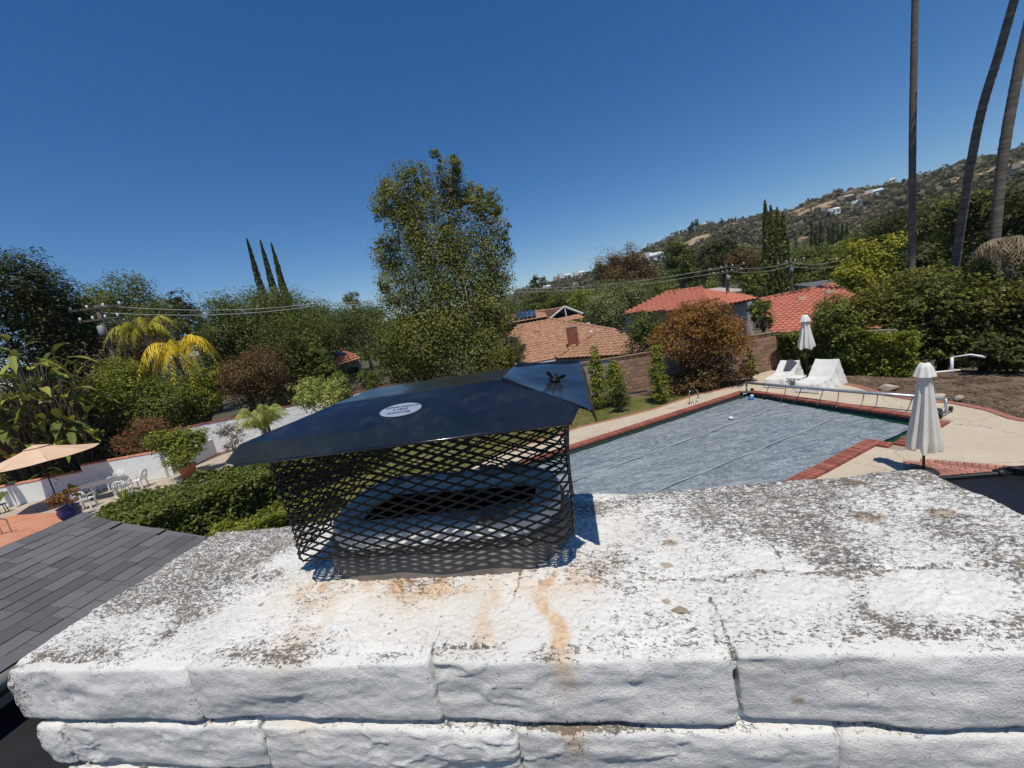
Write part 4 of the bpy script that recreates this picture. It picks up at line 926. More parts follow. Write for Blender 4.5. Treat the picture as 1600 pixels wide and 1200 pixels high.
spa = thing('spa_pool', 'sunken spa with terracotta tiled surround left of the shingle roof', 'spa', (0, 0, 0))
fill_poly('surround', [(-30, 12), (-30, 16.9), (-23.6, 17.15), (-20.4, 16.3), (-19.2, 15.6), (-18.9, 11.5)], [spa_in], .012, MAT['tile_floor'], 0, spa)
g = Geo(); n_ = len(spa_in)
for i in range(n_):
    p, q = spa_in[i], spa_in[(i+1) % n_]; g.add([v2(p, .012), v2(q, .012), v2(q, -.9), v2(p, -.9)], [(0, 1, 2, 3)])
g.build('basin', MAT['blue_glaze'], spa); fill_poly('water', spa_in, [], -.12, mk('spa_water', (.01, .02, .035), .08)[0], 0, spa)
p = Vector((-21.15, 14.75, .01))
for k_ in (0, .3): Geo().tube([p+Vector((k_, k_*.2, 0)), p+Vector((k_, k_*.2, .55)), p+Vector((k_-.1, k_*.2-.1, .68)), p+Vector((k_-.3, k_*.2-.3, .66)), p+Vector((k_-.42, k_*.2-.42, .4))], .024, 7).build('rail', MAT['steel'], spa, True)
# plastered patio wall in two heights with terracotta cap tiles
pw = thing('patio_wall', 'low white plastered patio wall with terracotta cap tiles, stepped in height', 'wall', (0, 0, 0))
def wall_seg(a, b_, h, th, capm, cap=True):
    a, b_ = Vector((*a, 0)), Vector((*b_, 0)); d = b_-a; rz = math.atan2(d.y, d.x); c_ = (a+b_)/2
    Geo().box((c_.x, c_.y, h/2), (d.length, th, h), rz).build('panel', MAT['white_plaster'], pw)
    if cap:
        n = int(d.length/.3); ct = Geo()
        tm = Geo(); R_ = .13
        for k in range(6):
            a0_, a1_ = math.pi*k/6, math.pi*(k+1)/6
            tm.add([(-.148, R_*math.cos(a0_), .07*math.sin(a0_)), (.148, R_*math.cos(a0_), .07*math.sin(a0_)), (.148, R_*math.cos(a1_), .07*math.sin(a1_)), (-.148, R_*math.cos(a1_), .07*math.sin(a1_))], [(0, 1, 2, 3)])
        tm.box((0, 0, .0), (.296, .26, .03)); me = tm.mesh('cap_tile', capm, True)
        for i in range(n): q = a+d*((i+.5)/n); link('cap_tile', me, None, pw, (q.x, q.y, h+.016), (0, 0, rz))
wall_seg((-22.35, 19.3), (-18.3, 19.3), 1.36, .22, MAT['terracotta']); wall_seg((-30, 18.75), (-22.35, 19.27), 1.05, .2, MAT['terracotta'])
wall_seg((-18.2, 19.35), (-18.3, 22.6), .95, .2, MAT['terracotta'], False)
# dining table and chairs
def chair(label, x, y, rz, group='white plastic garden chairs'):
    t = thing('garden_chair', label, 'chair', (x, y, 0), rz, group); W = MAT['white_plastic']     # faces +x
    g = Geo()
    for i in range(5): g.box((-.2+.1*i, 0, .42), (.085, .46, .025))
    g.build('seat', W, t)
    for sx in (-.2, .22):
        for sy in (-.23, .23): Geo().box((sx, sy, .21), (.05, .05, .42), 0, (1.15, 1.15), (-.03 if sx > 0 else .04, -.015*np.sign(sy))).build('leg', W, t)
    for sy in (-1, 1): Geo().tube([(.22, .26*sy, .42), (.2, .27*sy, .62), (.0, .28*sy, .645), (-.25, .25*sy, .62)], [.022, .028, .028, .022], 6).build('armrest', W, t, True)
    bk_ = Geo()
    bk_.tube([(-.22, -.24, .42), (-.29, -.235, .7), (-.31, -.17, .83), (-.325, 0, .87), (-.31, .17, .83), (-.29, .235, .7), (-.22, .24, .42)], .026, 7); bo = bk_.build('backrest', W, t, True)
    for k in (-2, -1, 0, 1, 2): Geo().tube([(-.23, .075*k, .43), (-.29, .082*k, .66), (-.315, .085*k, .84-.012*k*k)], .018, 5).build('slat', W, bo, True)
    return t
chair('white plastic chair at the far right end of the oval patio table', -18.55, 18.0, rad(195))
chair('white plastic chair on the near side of the table, right of the yucca', -18.15, 16.85, rad(120))
chair('white plastic chair on the near side of the table, behind the blue pot', -19.35, 16.3, rad(110))
chair('shaded white plastic chair by the wall, right one of two behind the table', -20.3, 18.65, rad(-80))
chair('shaded white plastic chair by the wall, left one of two behind the table', -21.4, 18.45, rad(-70))
tb = thing('patio_table', 'oval patio table with grey top between the white plastic chairs', 'table', (-19.9, 17.6, 0), rad(8))
Geo().lathe([(0, .735), (1.0, .735), (1.03, .72), (1.0, .70), (0, .70)], 36, (0, 0, 0), None).build('top', mottled('table_top', (.13, .125, .135), (.19, .185, .195), 4., .4, 0), tb, False).scale = (1.1, .55, 1)  # top coloured dark: the umbrella's shade is put into its tone
for sx in (-.7, .7):
    for sy in (-.32, .32): Geo().box((sx, sy, .35), (.06, .06, .7), 0, (1.2, 1.2)).build('leg', MAT['white_plastic'], tb)
um = thing('patio_umbrella', 'open tan patio umbrella shading the table by the low white wall', 'umbrella', (-22.55, 17.95, 0), rad(12))
Geo().tube([(0, 0, 0), (0, 0, 2.95)], .026, 10).build('pole', MAT['dark_metal'], um, True)
Geo().lathe([(0, .12), (.1, .12), (.25, .06), (.27, 0)], 20).build('base', MAT['dark_metal'], um, True)
R_ = 2.0; g = Geo(); nseg = 8
for k in range(nseg):
    a0_, a1_ = 2*math.pi*k/nseg, 2*math.pi*(k+1)/nseg
    def fn(a, c_, a0_=a0_, a1_=a1_):
        r = .28+(R_-.28)*c_; p = Vector((math.cos(a0_), math.sin(a0_), 0)).lerp(Vector((math.cos(a1_), math.sin(a1_), 0)), a)*r
        return (p.x, p.y, 2.86-.56*c_-.06*math.sin(math.pi*a)*c_*(1-c_*.4)-.04*math.sin(math.pi*c_))
    g.grid(fn, 6, 10)
g.build('canopy', MAT['tan_canvas'], um)
g = Geo(); g.lathe([(0, 2.98), (.06, 2.97), (.4, 2.86), (.42, 2.85)], 8); g.build('vent_cap', MAT['tan_canvas'], um)
Geo().lathe([(0, 3.08), (.02, 3.07), (.03, 3.02), (.02, 2.96)], 10).build('finial', MAT['brown_wood'], um, True)
for k in range(nseg):
    a = 2*math.pi*k/nseg; Geo().tube([(.03*math.cos(a), .03*math.sin(a), 2.83), (R_*math.cos(a), R_*math.sin(a), 2.29)], .009, 5).build('rib', MAT['dark_metal'], um)
    Geo().tube([(.03*math.cos(a), .03*math.sin(a), 2.2), (.95*math.cos(a), .95*math.sin(a), 2.57)], .007, 5).build('strut', MAT['dark_metal'], um)
def pot(name, label, loc, r, h, mat):
    t = thing(name, label, 'pot', loc)
    Geo().lathe([(0, .01), (r*.62, .01), (r*.95, h*.45), (r, h*.7), (r*.88, h*.93), (r*.97, h), (r*.86, h), (r*.8, h*.9), (0, h*.88)] if mat == 'blue_glaze' else [(0, .01), (r*.72, .01), (r*.95, h*.86), (r*1.04, h*.87), (r*1.04, h), (r*.92, h), (r*.9, h*.9), (0, h*.88)], 24).build('vessel', MAT[mat], t, True)
    Geo().lathe([(r*.84, 0), (r*.4, .015), (0, .02)], 16, (0, 0, h*.9)).build('soil', MAT['soil'], t, True); return t
pb = (-18.62, 15.05, .0); pot('glazed_pot', 'round cobalt blue glazed pot at the corner of the shingle roof', pb, .36, .6, 'blue_glaze')
pr = (-16.6, 18.55, .0); pot('clay_pot', 'red clay pot holding the leafy bush by the white wall', pr, .38, .62, 'terracotta')
plant('potted_plant', 'reddish brown leafy plant growing in the blue pot', 'plant', (pb[0], pb[1], .55), .62, .62, .1, .75, .09, 'rust', 4., trunk=.02, k=6)
plant('potted_bush', 'round green bush growing in the red clay pot', 'bush', (pr[0], pr[1], .55), 1.0, 1.0, .1, 1.95, .12, 'bright', 9., trunk=.035, k=8)
for x_, y_, l_ in ((-25.2, 17.9, 'grey metal stool by the patio wall, right of two'), (-25.9, 17.8, 'grey metal stool by the patio wall, left of two')):
    st = thing('stool', l_, 'stool', (x_, y_, 0)); Geo().lathe([(0, .45), (.2, .45), (.22, .43), (.2, .41), (0, .41)], 16).build('seat', MAT['dark_metal'], st, True)
    for k in range(4): a = k*math.pi/2+.5; Geo().tube([(.15*math.cos(a), .15*math.sin(a), .42), (.2*math.cos(a), .2*math.sin(a), 0)], .018, 6).build('leg', MAT['dark_metal'], st)

# ------------------------------------------------------------------ hedges and ivy
def leaf_box(name, label, cat, loc, rz, L, D, H, leaf, mat, n, rough=.12, z0=.0, core=True, seed=1, tops=1.):
    """clipped hedge: leaves over the faces of an uneven box, woody core inside"""
    t = thing(name, label, cat, loc, rz); rng = np.random.default_rng(seed)
    A_ = np.array([L*H, L*H, D*H, D*H, L*D*tops]); A_ = A_/A_.sum(); fc = rng.choice(5, n, p=A_); a, c_ = rng.random(n), rng.random(n); P = np.zeros((n, 3)); Nn = np.zeros((n, 3))
    for k in range(5):
        m_ = fc == k
        if k < 2: P[m_] = np.c_[a[m_]*L, np.full(m_.sum(), D*(k-.5)), c_[m_]*H]; Nn[m_] = (0, 2*k-1, .35)
        elif k < 4: P[m_] = np.c_[np.full(m_.sum(), L*(k-2)), (a[m_]-.5)*D, c_[m_]*H]; Nn[m_] = (2*(k-2)-1, 0, .35)
        else: P[m_] = np.c_[a[m_]*L, (c_[m_]-.5)*D, np.full(m_.sum(), H)]; Nn[m_] = (0, 0, 1)
    bulge = fbm(P*1.1+seed, 3, 80)*rough*2.2+fbm(P*3.4+seed, 3, 81)*rough*1.2
    P += Nn*(bulge-rough*.4+rng.normal(size=n)*rough*.35-np.abs(rng.normal(size=n))*rough*.5)[:, None]; P[:, 2] = np.maximum(P[:, 2], .02)+z0
    Nn = Nn*.45+np.array([0, 0, .6])+rng.normal(size=(n, 3))*.55; Nn /= np.linalg.norm(Nn, axis=1, keepdims=True)
    tint = .5+.35*fbm(P*2.3, 3, 82)*1.6+rng.normal(size=n)*.2
    V, Q, tt = leaf_geo(P, Nn, leaf, rng, .6, tint); link('foliage', npmesh('foliage', V, Q, LEAF[mat], {'tint': ('FLOAT', tt)}), None, t)
    g = Geo(); rn = random.Random(seed)
    for i in range(max(3, int(L/.5))):
        x_ = (i+.5)*L/max(3, int(L/.5)); g.tube([(x_, 0, 0), (x_+rn.uniform(-.1, .1), rn.uniform(-.1, .1), H*.5), (x_+rn.uniform(-.2, .2), rn.uniform(-D, D)*.25, H*.9)], [.035, .025, .01], 5)
    g.build('stems', MAT['bark'], t)
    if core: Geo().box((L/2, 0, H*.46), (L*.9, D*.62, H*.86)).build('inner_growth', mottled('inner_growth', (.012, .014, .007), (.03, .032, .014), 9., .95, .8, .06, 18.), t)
    return t
a_ = at_z(150, 792, 1.25); b_ = at_z(440, 686, 1.6); d_ = b_-a_; d_.z = 0
leaf_box('clipped_hedge', 'long dark green clipped hedge beside the patio, left of the metal cap', 'hedge', (a_.x+1.25, a_.y-1.2, -.05), math.atan2(d_.y, d_.x), d_.length+3.0, 3.4, 1.3, .11, 'mid', 60000, .16, seed=5, tops=1.2)
leaf_box('clipped_hedge', 'lower light green shrub row in front of the long dark hedge', 'hedge', (-8.75, 9.9, -.05), rad(38), 3.2, .9, .75, .09, 'bright', 9000, .16, core=False, seed=6)
iv0, iv1 = Vector((13.65, 19.1, 0)), Vector((15.75, 14.75, 0)); dv = iv1-iv0
leaf_box('ivy', 'dense green ivy covering the wall behind the loungers', 'ivy', (iv0.x-.05, iv0.y-.15, -.05), math.atan2(dv.y, dv.x), dv.length*.66, .55, 1.92, .13, 'mid', 15000, .13, seed=7)
leaf_box('ivy', 'thinner yellow green ivy on the right end of the block wall', 'ivy', (iv0.x+dv.x*.66, iv0.y+dv.y*.66-.1, -.05), math.atan2(dv.y, dv.x), dv.length*.36, .35, 1.9, .13, 'bright', 4200, .2, core=False, seed=8)
leaf_box('clipped_hedge', 'very dark hedge along the right side of the soil bed', 'hedge', (18.0, 15.5, -.05), rad(-42), 10.5, 2.0, 2.6, .16, 'dark', 26000, .25, seed=9)

# ------------------------------------------------------------------ trees and shrubs
def tree(name, label, px, ytop, ybot, wpx, d, leaf, mat, cov=5., cat='tree', group=None, ground=None, **kw):
    T = at_d(px, ytop, d); m_ = per_px(px, ytop, d); bz = float(terrain(T.x, T.y)) if ground is None else ground
    H = T.z-bz; ch = (ybot-ytop)*m_; rx = wpx*m_/2; z0 = max(.05, H-ch)
    return plant(name, label, cat, (T.x, T.y, bz), rx, rx*kw.pop('deep', .9), z0, H, leaf, mat, cov, group, **kw)
def px_per(d): return d/384.      # metres per render pixel
# left skyline
tree('dark_tree', 'tall dark evergreen tree at the left edge of the picture', -15, 392, 690, 150, 38, .2, 'dark', 4.5, k=9, clump=.22)
tree('dark_tree', 'dark tree with upright feathery top sprays beside the left edge tree', 62, 418, 660, 95, 38, .2, 'dark', 3.6, k=8, clump=.26)
tree('dark_tree', 'dark bushy tree sloping down beside the left transformer pole', 100, 470, 650, 110, 42, .2, 'dark', 4.5, k=8)
tree('round_tree', 'round topped green tree behind the left transformer pole', 172, 429, 560, 118, 75, .36, 'mid', 5.)
tree('dark_tree', 'small dark conifer like tree right of the round topped tree', 285, 452, 560, 44, 70, .34, 'dark', 4.5)
tree('low_tree', 'low dark green tree between the round tree and the oak', 245, 470, 560, 70, 66, .34, 'oak', 4.5)
tree('oak_tree', 'broad green oak below the three slender cypresses, left part', 340, 455, 610, 110, 55, .28, 'oak', 5.5)
tree('oak_tree', 'broad green oak right behind the wires below the cypresses', 425, 447, 600, 150, 55, .28, 'oak', 5.5, k=9)
tree('oak_tree', 'dense dark green oak in front, left of the red tiled roof', 455, 488, 640, 130, 37, .2, 'oak', 6., k=9)
tree('round_tree', 'small grey round tree standing alone on the left skyline', 546, 455, 482, 26, 160, .6, 'grey', 5.)
tree('low_tree', 'green trees behind the red roof, left of the tall tree', 555, 470, 560, 100, 90, .42, 'oak', 5.)
tree('low_tree', 'dark green tree on the skyline right of the oak', 500, 478, 560, 60, 85, .42, 'dark', 5.)
tree('leafy_tree', 'olive green leafy tree just left of the tall tree', 636, 470, 625, 118, 29, .17, 'mid', 6., k=9)
tree('leafy_tree', 'bright green shrub tree beside the red tiled roof', 494, 530, 600, 38, 33, .17, 'mid', 5.)
# the tall centre tree: several upright plumes
Tt = at_d(690, 250, 27); mpx = per_px(690, 400, 27); tz = -.5
def TL(px, py, rw, rh, wgt):
    p = at_d(px, py, 27); return ((p.x-Tt.x, rng_t.uniform(-1., 1.), p.z-tz), (rw*mpx, rw*mpx*.8, rh*mpx), rw*rh/1000.)
rng_t = random.Random(2)
lob = [TL(640, 262, 7, 20, 1), TL(652, 250, 5, 12, 1), TL(688, 262, 9, 22, 1), TL(712, 268, 9, 20, 1), TL(730, 300, 10, 26, 1), TL(596, 296, 12, 18, 1), TL(770, 318, 12, 26, 1), TL(792, 372, 12, 30, 1), TL(588, 440, 10, 16, 1), TL(640, 330, 24, 80, 1.4), TL(700, 340, 30, 80, 1.9), TL(612, 320, 24, 42, .7), TL(765, 380, 30, 74, 1.6), TL(670, 410, 50, 100, 2.2), TL(735, 440, 52, 100, 2.4), TL(600, 395, 26, 40, .7), TL(655, 275, 14, 30, .4),
       TL(615, 455, 34, 42, .9), TL(770, 480, 36, 62, 1.5), TL(690, 520, 64, 66, 2.2), TL(760, 550, 46, 42, 1.4), TL(648, 540, 40, 50, 1.2), TL(705, 290, 20, 36, .7), TL(745, 320, 16, 30, .5), TL(585, 330, 10, 14, .12), TL(582, 375, 10, 12, .12)]
plant('tall_tree', 'tall olive green tree of upright plumes rising behind the chimney cap', 'tree', (Tt.x, Tt.y, tz), 4.8, 4., 1.5, 15.4, .165, 'plume', 12., lobes=lob, trunk=.24, clump=.30, per=46, shell=.2, nmax=115000, limbs=6, spread=.45, bark='palebark')
# three slender cypresses
def cypress(label, px, ytop, d, wpx, ybase, n=2600, mat='dark', group='slender cypresses'):
    T = at_d(px, ytop, d); bz = float(terrain(T.x, T.y)); H = T.z-bz; r = wpx*per_px(px, ytop, d)/2
    t = thing('cypress_tree', label, 'tree', (T.x, T.y, bz), 0, group); SEED[0] += 1; rng = np.random.default_rng(SEED[0])
    s = rng.random(n)**.8; z_ = .3+(H-.3)*s; prof = r*np.clip((1-s)*1.9, 0, 1)**.75*(1-.18*np.sin(s*14)**2*.4); a = rng.random(n)*6.283
    q = prof*(.7+.35*rng.random(n)+.12*np.sin(a*5+s*20)); P = np.c_[q*np.cos(a), q*np.sin(a), z_]
    Nn = np.c_[np.cos(a), np.sin(a), .3*np.ones(n)]+rng.normal(size=(n, 3))*.5; Nn /= np.linalg.norm(Nn, axis=1, keepdims=True)
    V, Q, tt = leaf_geo(P, Nn, max(.25, d*.0062), rng, .4, axis=np.tile([0, 0, 1.], (n, 1)))
    link('crown', npmesh('crown', V, Q, LEAF[mat], {'tint': ('FLOAT', tt)}), None, t); Geo().tube([(0, 0, 0), (0, 0, H*.93)], [r*.3, r*.06], 6).build('trunk', MAT['bark'], t); return t
cypress('slender cypress on the left skyline, leftmost of three', 386, 374, 78, 15, 470)
cypress('slender cypress on the left skyline, middle of three', 407, 377, 78, 15, 470)
cypress('slender cypress on the left skyline, rightmost of three', 424, 381, 78, 15, 470)
for i, (px, yt, lb) in enumerate(((1195, 314, 'tallest cypress of the dense clump right of the utility pole, leftmost'), (1204, 322, 'cypress second from left in the clump by the utility pole'), (1214, 325, 'cypress third from left in the clump by the utility pole'), (1223, 333, 'cypress at the right end of the clump by the utility pole'))):
    cypress(lb, px, yt, 72, 17, 460, 2400, 'oak', 'cypress clump by the pole')
# shrubs behind the patio
tree('bare_shrub', 'mauve brown twiggy shrub mass above the bird of paradise', 145, 525, 640, 140, 37.5, .15, 'mauve', 4., 'shrub', ground=-.5)
tree('bare_shrub', 'mauve brown twiggy shrub left of the yellow palm', 205, 498, 590, 110, 39, .15, 'mauve', 3.5, 'shrub', ground=-.5)
tree('green_shrub', 'bright green shrub below the mauve twigs', 170, 560, 690, 95, 34, .15, 'bright', 5., 'shrub', ground=-.5)
tree('green_shrub', 'dark green rounded shrub behind the patio wall', 225, 590, 705, 115, 33, .15, 'mid', 5.5, 'shrub', ground=-.3)
tree('green_shrub', 'yellow green shrub under the yellow palm fronds', 300, 575, 665, 75, 32.5, .14, 'bright', 4.5, 'shrub', ground=-.3)
tree('dry_shrub', 'brown dried bush left of the dark oak', 385, 545, 670, 105, 31.5, .13, 'brown', 5., 'shrub', ground=-.3)
tree('dark_shrub', 'dark green shrub filling the gap behind the tan umbrella', 60, 630, 790, 170, 37, .16, 'dark', 5., 'shrub', ground=-.3)
tree('dark_shrub', 'dark shrub right of the tan umbrella behind the patio wall', 150, 625, 760, 90, 35, .16, 'dark', 5., 'shrub', ground=-.3)
tree('red_shrub', 'bougainvillea with red flower spots behind the patio wall', 222, 655, 725, 80, 29.5, .12, 'red', 3., 'shrub', ground=0., trunk=.03)
tree('pale_shrub', 'pale green frothy shrub in front of the dark oak', 492, 590, 660, 72, 25, .14, 'pale', 4.5, 'shrub', ground=0.)
tree('green_shrub', 'green shrub between the pale shrub and the grey block wall', 525, 578, 640, 40, 27, .14, 'mid', 5., 'shrub', ground=-.3)
tree('vine_shrub', 'trailing green vine on the neighbour wall left of the tall tree', 577, 575, 625, 40, 28, .14, 'mid', 4., 'shrub', ground=-.3)
tree('pale_shrub', 'dusty pale shrub at the foot of the tall tree, right side', 785, 535, 620, 60, 24.5, .13, 'olive', 4.5, 'shrub', ground=-.2)
tree('dry_shrub', 'small twiggy plant against the white block wall', 352, 660, 712, 40, 26.5, .1, 'mauve', 1.6, 'shrub', ground=0.)
# right side
tree('willow_tree', 'grey green weeping pepper tree behind the tan roofed house', 955, 440, 530, 110, 52, .26, 'grey', 5.5, k=9)
tree('grey_shrub', 'grey green bush above the block wall left of the rust coloured tree', 1012, 488, 580, 70, 22.5, .13, 'oak', 5.5, 'shrub', ground=-.5)
my = plant('myrtle_tree', 'rust coloured crape myrtle with many pale stems by the pool', 'tree', (9.3, 18.05, -.05), 2.15, 1.4, 1.2, 4.15, .12, 'rust', 6.5, trunk=.06, k=10, bark='palebark', limbs=9, spread=.75)
plant('myrtle_skirt', 'dark green and straw undergrowth below the rust coloured myrtle', 'shrub', (9.2, 18.0, -.05), 2.0, .9, .05, 1.75, .12, 'brown', 4.5, trunk=.04, k=8, limbs=8)
def column(label, px, ytop, d, wpx, mat, base=-.04):
    T = at_d(px, ytop, d); m_ = per_px(px, ytop, d); r = wpx*m_/2; H = T.z-base
    L = [((0, 0, H*.3), (r, r, H*.3), 1.4), ((0, 0, H*.62), (r*.85, r*.85, H*.28), 1.1), ((0, 0, H*.84), (r*.55, r*.55, H*.17), .7)]
    return plant('column_shrub', label, 'shrub', (T.x, T.y, base), r, r, .02, H, .1, mat, 6., 'column shrubs along the block wall', lobes=L, trunk=.03, limbs=3, spread=.3)
column('tall yellow green column shrub right of the metal cap, left of two', 927, 543, 18.3, 24, 'bright')
column('shorter column shrub right of the metal cap, right of two', 957, 561, 18.3, 30, 'bright')
column('narrow column shrub at the left end of the rust coloured myrtle', 1024, 541, 18.2, 26, 'bright')
tree('dark_shrub', 'small dark shrub at the foot of the column shrubs', 965, 602, 632, 30, 17.3, .09, 'dark', 4., 'shrub', ground=-.04)
tree('green_shrub', 'small bright climber at the right end of the myrtle', 1170, 540, 592, 20, 21.2, .1, 'bright', 3., 'shrub', ground=-.05)
tree('green_shrub', 'green shrub filling the gap between the myrtle and the large red roof', 1190, 466, 512, 40, 25, .15, 'mid', 5., 'shrub', ground=-.8)
tree('lemon_tree', 'yellow green tree below the palms, left of the big hedge', 1350, 378, 500, 82, 34, .2, 'lemon', 5.5)
for i, (px, yt, yb, wp, d, mt, lb) in enumerate((
    (1300, 468, 560, 80, 23, 'mid', 'green shrub above the ivy, just right of the red roof'),
    (1355, 450, 560, 100, 24, 'olive', 'olive green shrub above the middle of the ivy'),
    (1420, 420, 570, 120, 25, 'olive', 'large olive shrub at the foot of the leftmost palm trunk'),
    (1500, 415, 590, 130, 24, 'oak', 'large green shrub at the foot of the middle palm trunk'),
    (1580, 430, 600, 150, 24, 'olive', 'large shrub at the right edge with rust tinged leaves'),
    (1400, 500, 585, 80, 23, 'mid', 'green shrub hanging over the right end of the ivy wall'),
    (1480, 500, 600, 110, 23.5, 'oak', 'dark green shrub above the dark hedge'),
    (1590, 505, 620, 110, 22.5, 'dark', 'dark shrub over the hedge at the right edge'))):
    tree('garden_shrub', lb, px, yt, yb, wp, d, .17, mt, 5.5, 'shrub', 'big shrubs on the right', ground=-.3, k=9)
for px, yt, yb, wp, d, mt, lb in ((1400, 330, 470, 110, 62, 'dark', 'dark tree behind the leftmost palm trunk'), (1465, 310, 450, 110, 52, 'oak', 'dark leafy tree between the left and middle palm trunks'), (1545, 290, 450, 120, 48, 'oak', 'dark leafy tree behind the right palm trunk'), (1620, 270, 450, 120, 46, 'dark', 'dark leafy tree at the right edge of the picture'), (1440, 385, 470, 80, 40, 'dark', 'dark shrub tree low behind the left palm')):
    tree('dark_tree', lb, px, yt, yb, wp, d, .27, mt, 5.5)
plant('red_shrub', 'small patch of red leaved shrub at the right edge', 'shrub', tuple(at_d(1578, 425, 24)[:2])+(-.3,), .45, .4, 3.6, 4.9, .15, 'rust', 3.)

a_, b2 = at_d(-60, 640, 40), at_d(190, 640, 39)
leaf_box('dark_thicket', 'dark thicket filling the left background under the tall evergreens', 'thicket', (a_.x, a_.y, -1.), math.atan2(b2.y-a_.y, b2.x-a_.x), (b2-a_).length, 2.5, 6.2, .24, 'dark', 16000, .5, seed=31)
# queen palms with arching fronds
def frond(L, rise, droop, n, rng, w=.45, lw=.03):
    """one frond along +x: rachis points and leaflet quads"""
    V, Q = [], []; pts = []
    for i in range(n+1):
        s = i/n; pts.append(np.array([L*(s*.9-.12*s*s), 0, rise*math.sin(s*1.9)-droop*s**2.2]))
    for i in range(1, n+1):
        s = i/n; p = pts[i]; tg = pts[i]-pts[i-1]; tg /= np.linalg.norm(tg); ll0 = w*(math.sin(math.pi*min(1, s*.85+.12)))+.05
        for sg in (-1, 1):
            ll = ll0*(.7+.5*rng.random()); dq = np.array([tg[0]*.55+.22*rng.normal(), sg*.8+.15*rng.normal(), tg[2]*.5-.25-.6*rng.random()]); dq /= np.linalg.norm(dq); tip = p+dq*ll+np.array([0, 0, -.45*ll*ll/w])
            b0 = len(V); o = tg*lw; V += [p-o, p+o, (p+tip)/2+o*1.1+np.array([0, 0, .06*ll]), tip, (p+tip)/2-o*1.1+np.array([0, 0, .06*ll])]; Q += [(b0, b0+1, b0+2, b0+4), (b0+2, b0+3, b0+4, b0+4)]
    return V, Q, pts
def palm(name, label, base, H, r, fronds, L, mat, seed, rise=.9, droop=1.6, w=.45, lean=(0, 0), n=26, up=0., lw=.03):
    t = thing(name, label, 'palm tree', base); rng = np.random.default_rng(seed)
    Geo().tube([(lean[0]*s*s, lean[1]*s*s, H*s) for s in np.linspace(0, 1, 9)], [r*(1.15-.35*s) for s in np.linspace(0, 1, 9)], 10).build('trunk', MAT['palebark'], t, True)
    for k in range(fronds):
        a = 2*math.pi*k/fronds+rng.random()*.5; s_ = .7+.45*rng.random(); V, Q, pts = frond(L*s_, rise*(.5+.9*rng.random())+up, droop*(.6+.7*rng.random()), n, rng, w*s_, lw)
        V = [tuple(v_) for v_ in V]; F_ = [q if q[2] != q[3] else q[:3] for q in Q]; F_ = [q[:3] if len(set(q)) < 4 else q for q in F_]
        g = Geo(); g.add(V, F_); g.tube(pts, [.022*(1-.8*i/len(pts)) for i in range(len(pts))], 4); me = g.mesh('frond', LEAF[mat]); nx_ = len(g.v)-len(V); at_ = me.attributes.new('tint', 'FLOAT', 'POINT'); at_.data.foreach_set('value', np.r_[np.clip(rng.random()*.6+np.repeat(rng.random(len(V)//5), 5)*.5, 0, 1), np.full(nx_, .4)].astype(np.float32))
        link('frond', me, None, t, (lean[0], lean[1], H), (0, 0, a))
    return t
def palm_at(label, px, py, d, **kw):
    T = at_d(px, py, d); gz = kw.pop('ground', -.3); return palm('queen_palm', label, (T.x, T.y, gz), T.z-gz, label=None, **kw) if False else palm('queen_palm', label, (T.x, T.y, gz), T.z-gz, **kw)
palm_at('queen palm with bright yellow drooping fronds behind the patio', 285, 548, 33, r=.13, fronds=17, L=3.1, mat='yellow', seed=3, rise=1.3, droop=2.9, w=.7)
palm_at('greener queen palm left of the bright yellow one', 225, 520, 35, r=.12, fronds=14, L=2.6, mat='lemon', seed=4, rise=1.2, droop=2.6, w=.6)
palm_at('small bushy palm with spiky fronds in front of the white wall', 412, 668, 24.5, r=.09, fronds=30, L=1.6, mat='pale', seed=5, rise=1.1, droop=.5, w=.34, n=34, ground=0., lw=.012)
palm_at('dark green low palm at the left edge', 8, 630, 34, r=.1, fronds=14, L=1.7, mat='mid', seed=6, rise=.8, droop=1.2, w=.4)
# spiky yucca by the roof corner
yc = thing('yucca', 'small spiky yucca in front of the white chairs', 'plant', (-16.85, 15.55, 0)); rng = np.random.default_rng(8)
for k in range(26):
    a = rng.random()*6.28; el_ = rad(15+65*rng.random()); L = .55+.3*rng.random(); d_ = Vector((math.cos(a)*math.cos(el_), math.sin(a)*math.cos(el_), math.sin(el_))); s_ = Vector((-math.sin(a), math.cos(a), 0))*.028
    g = Geo(); q = d_*L*.5+Vector((0, 0, .25)); g.add([Vector((0, 0, .25))-s_*.6, Vector((0, 0, .25))+s_*.6, q+s_, q-s_, d_*L+Vector((0, 0, .22))], [(0, 1, 2, 3), (3, 2, 4)])
    me = g.mesh('leaf', LEAF['bright']); a2 = me.attributes.new('tint', 'FLOAT', 'POINT'); a2.data.foreach_set('value', np.full(5, rng.random(), np.float32)); link('leaf', me, None, yc)
Geo().tube([(0, 0, 0), (0, 0, .3)], [.07, .05], 8).build('stem', MAT['bark'], yc)
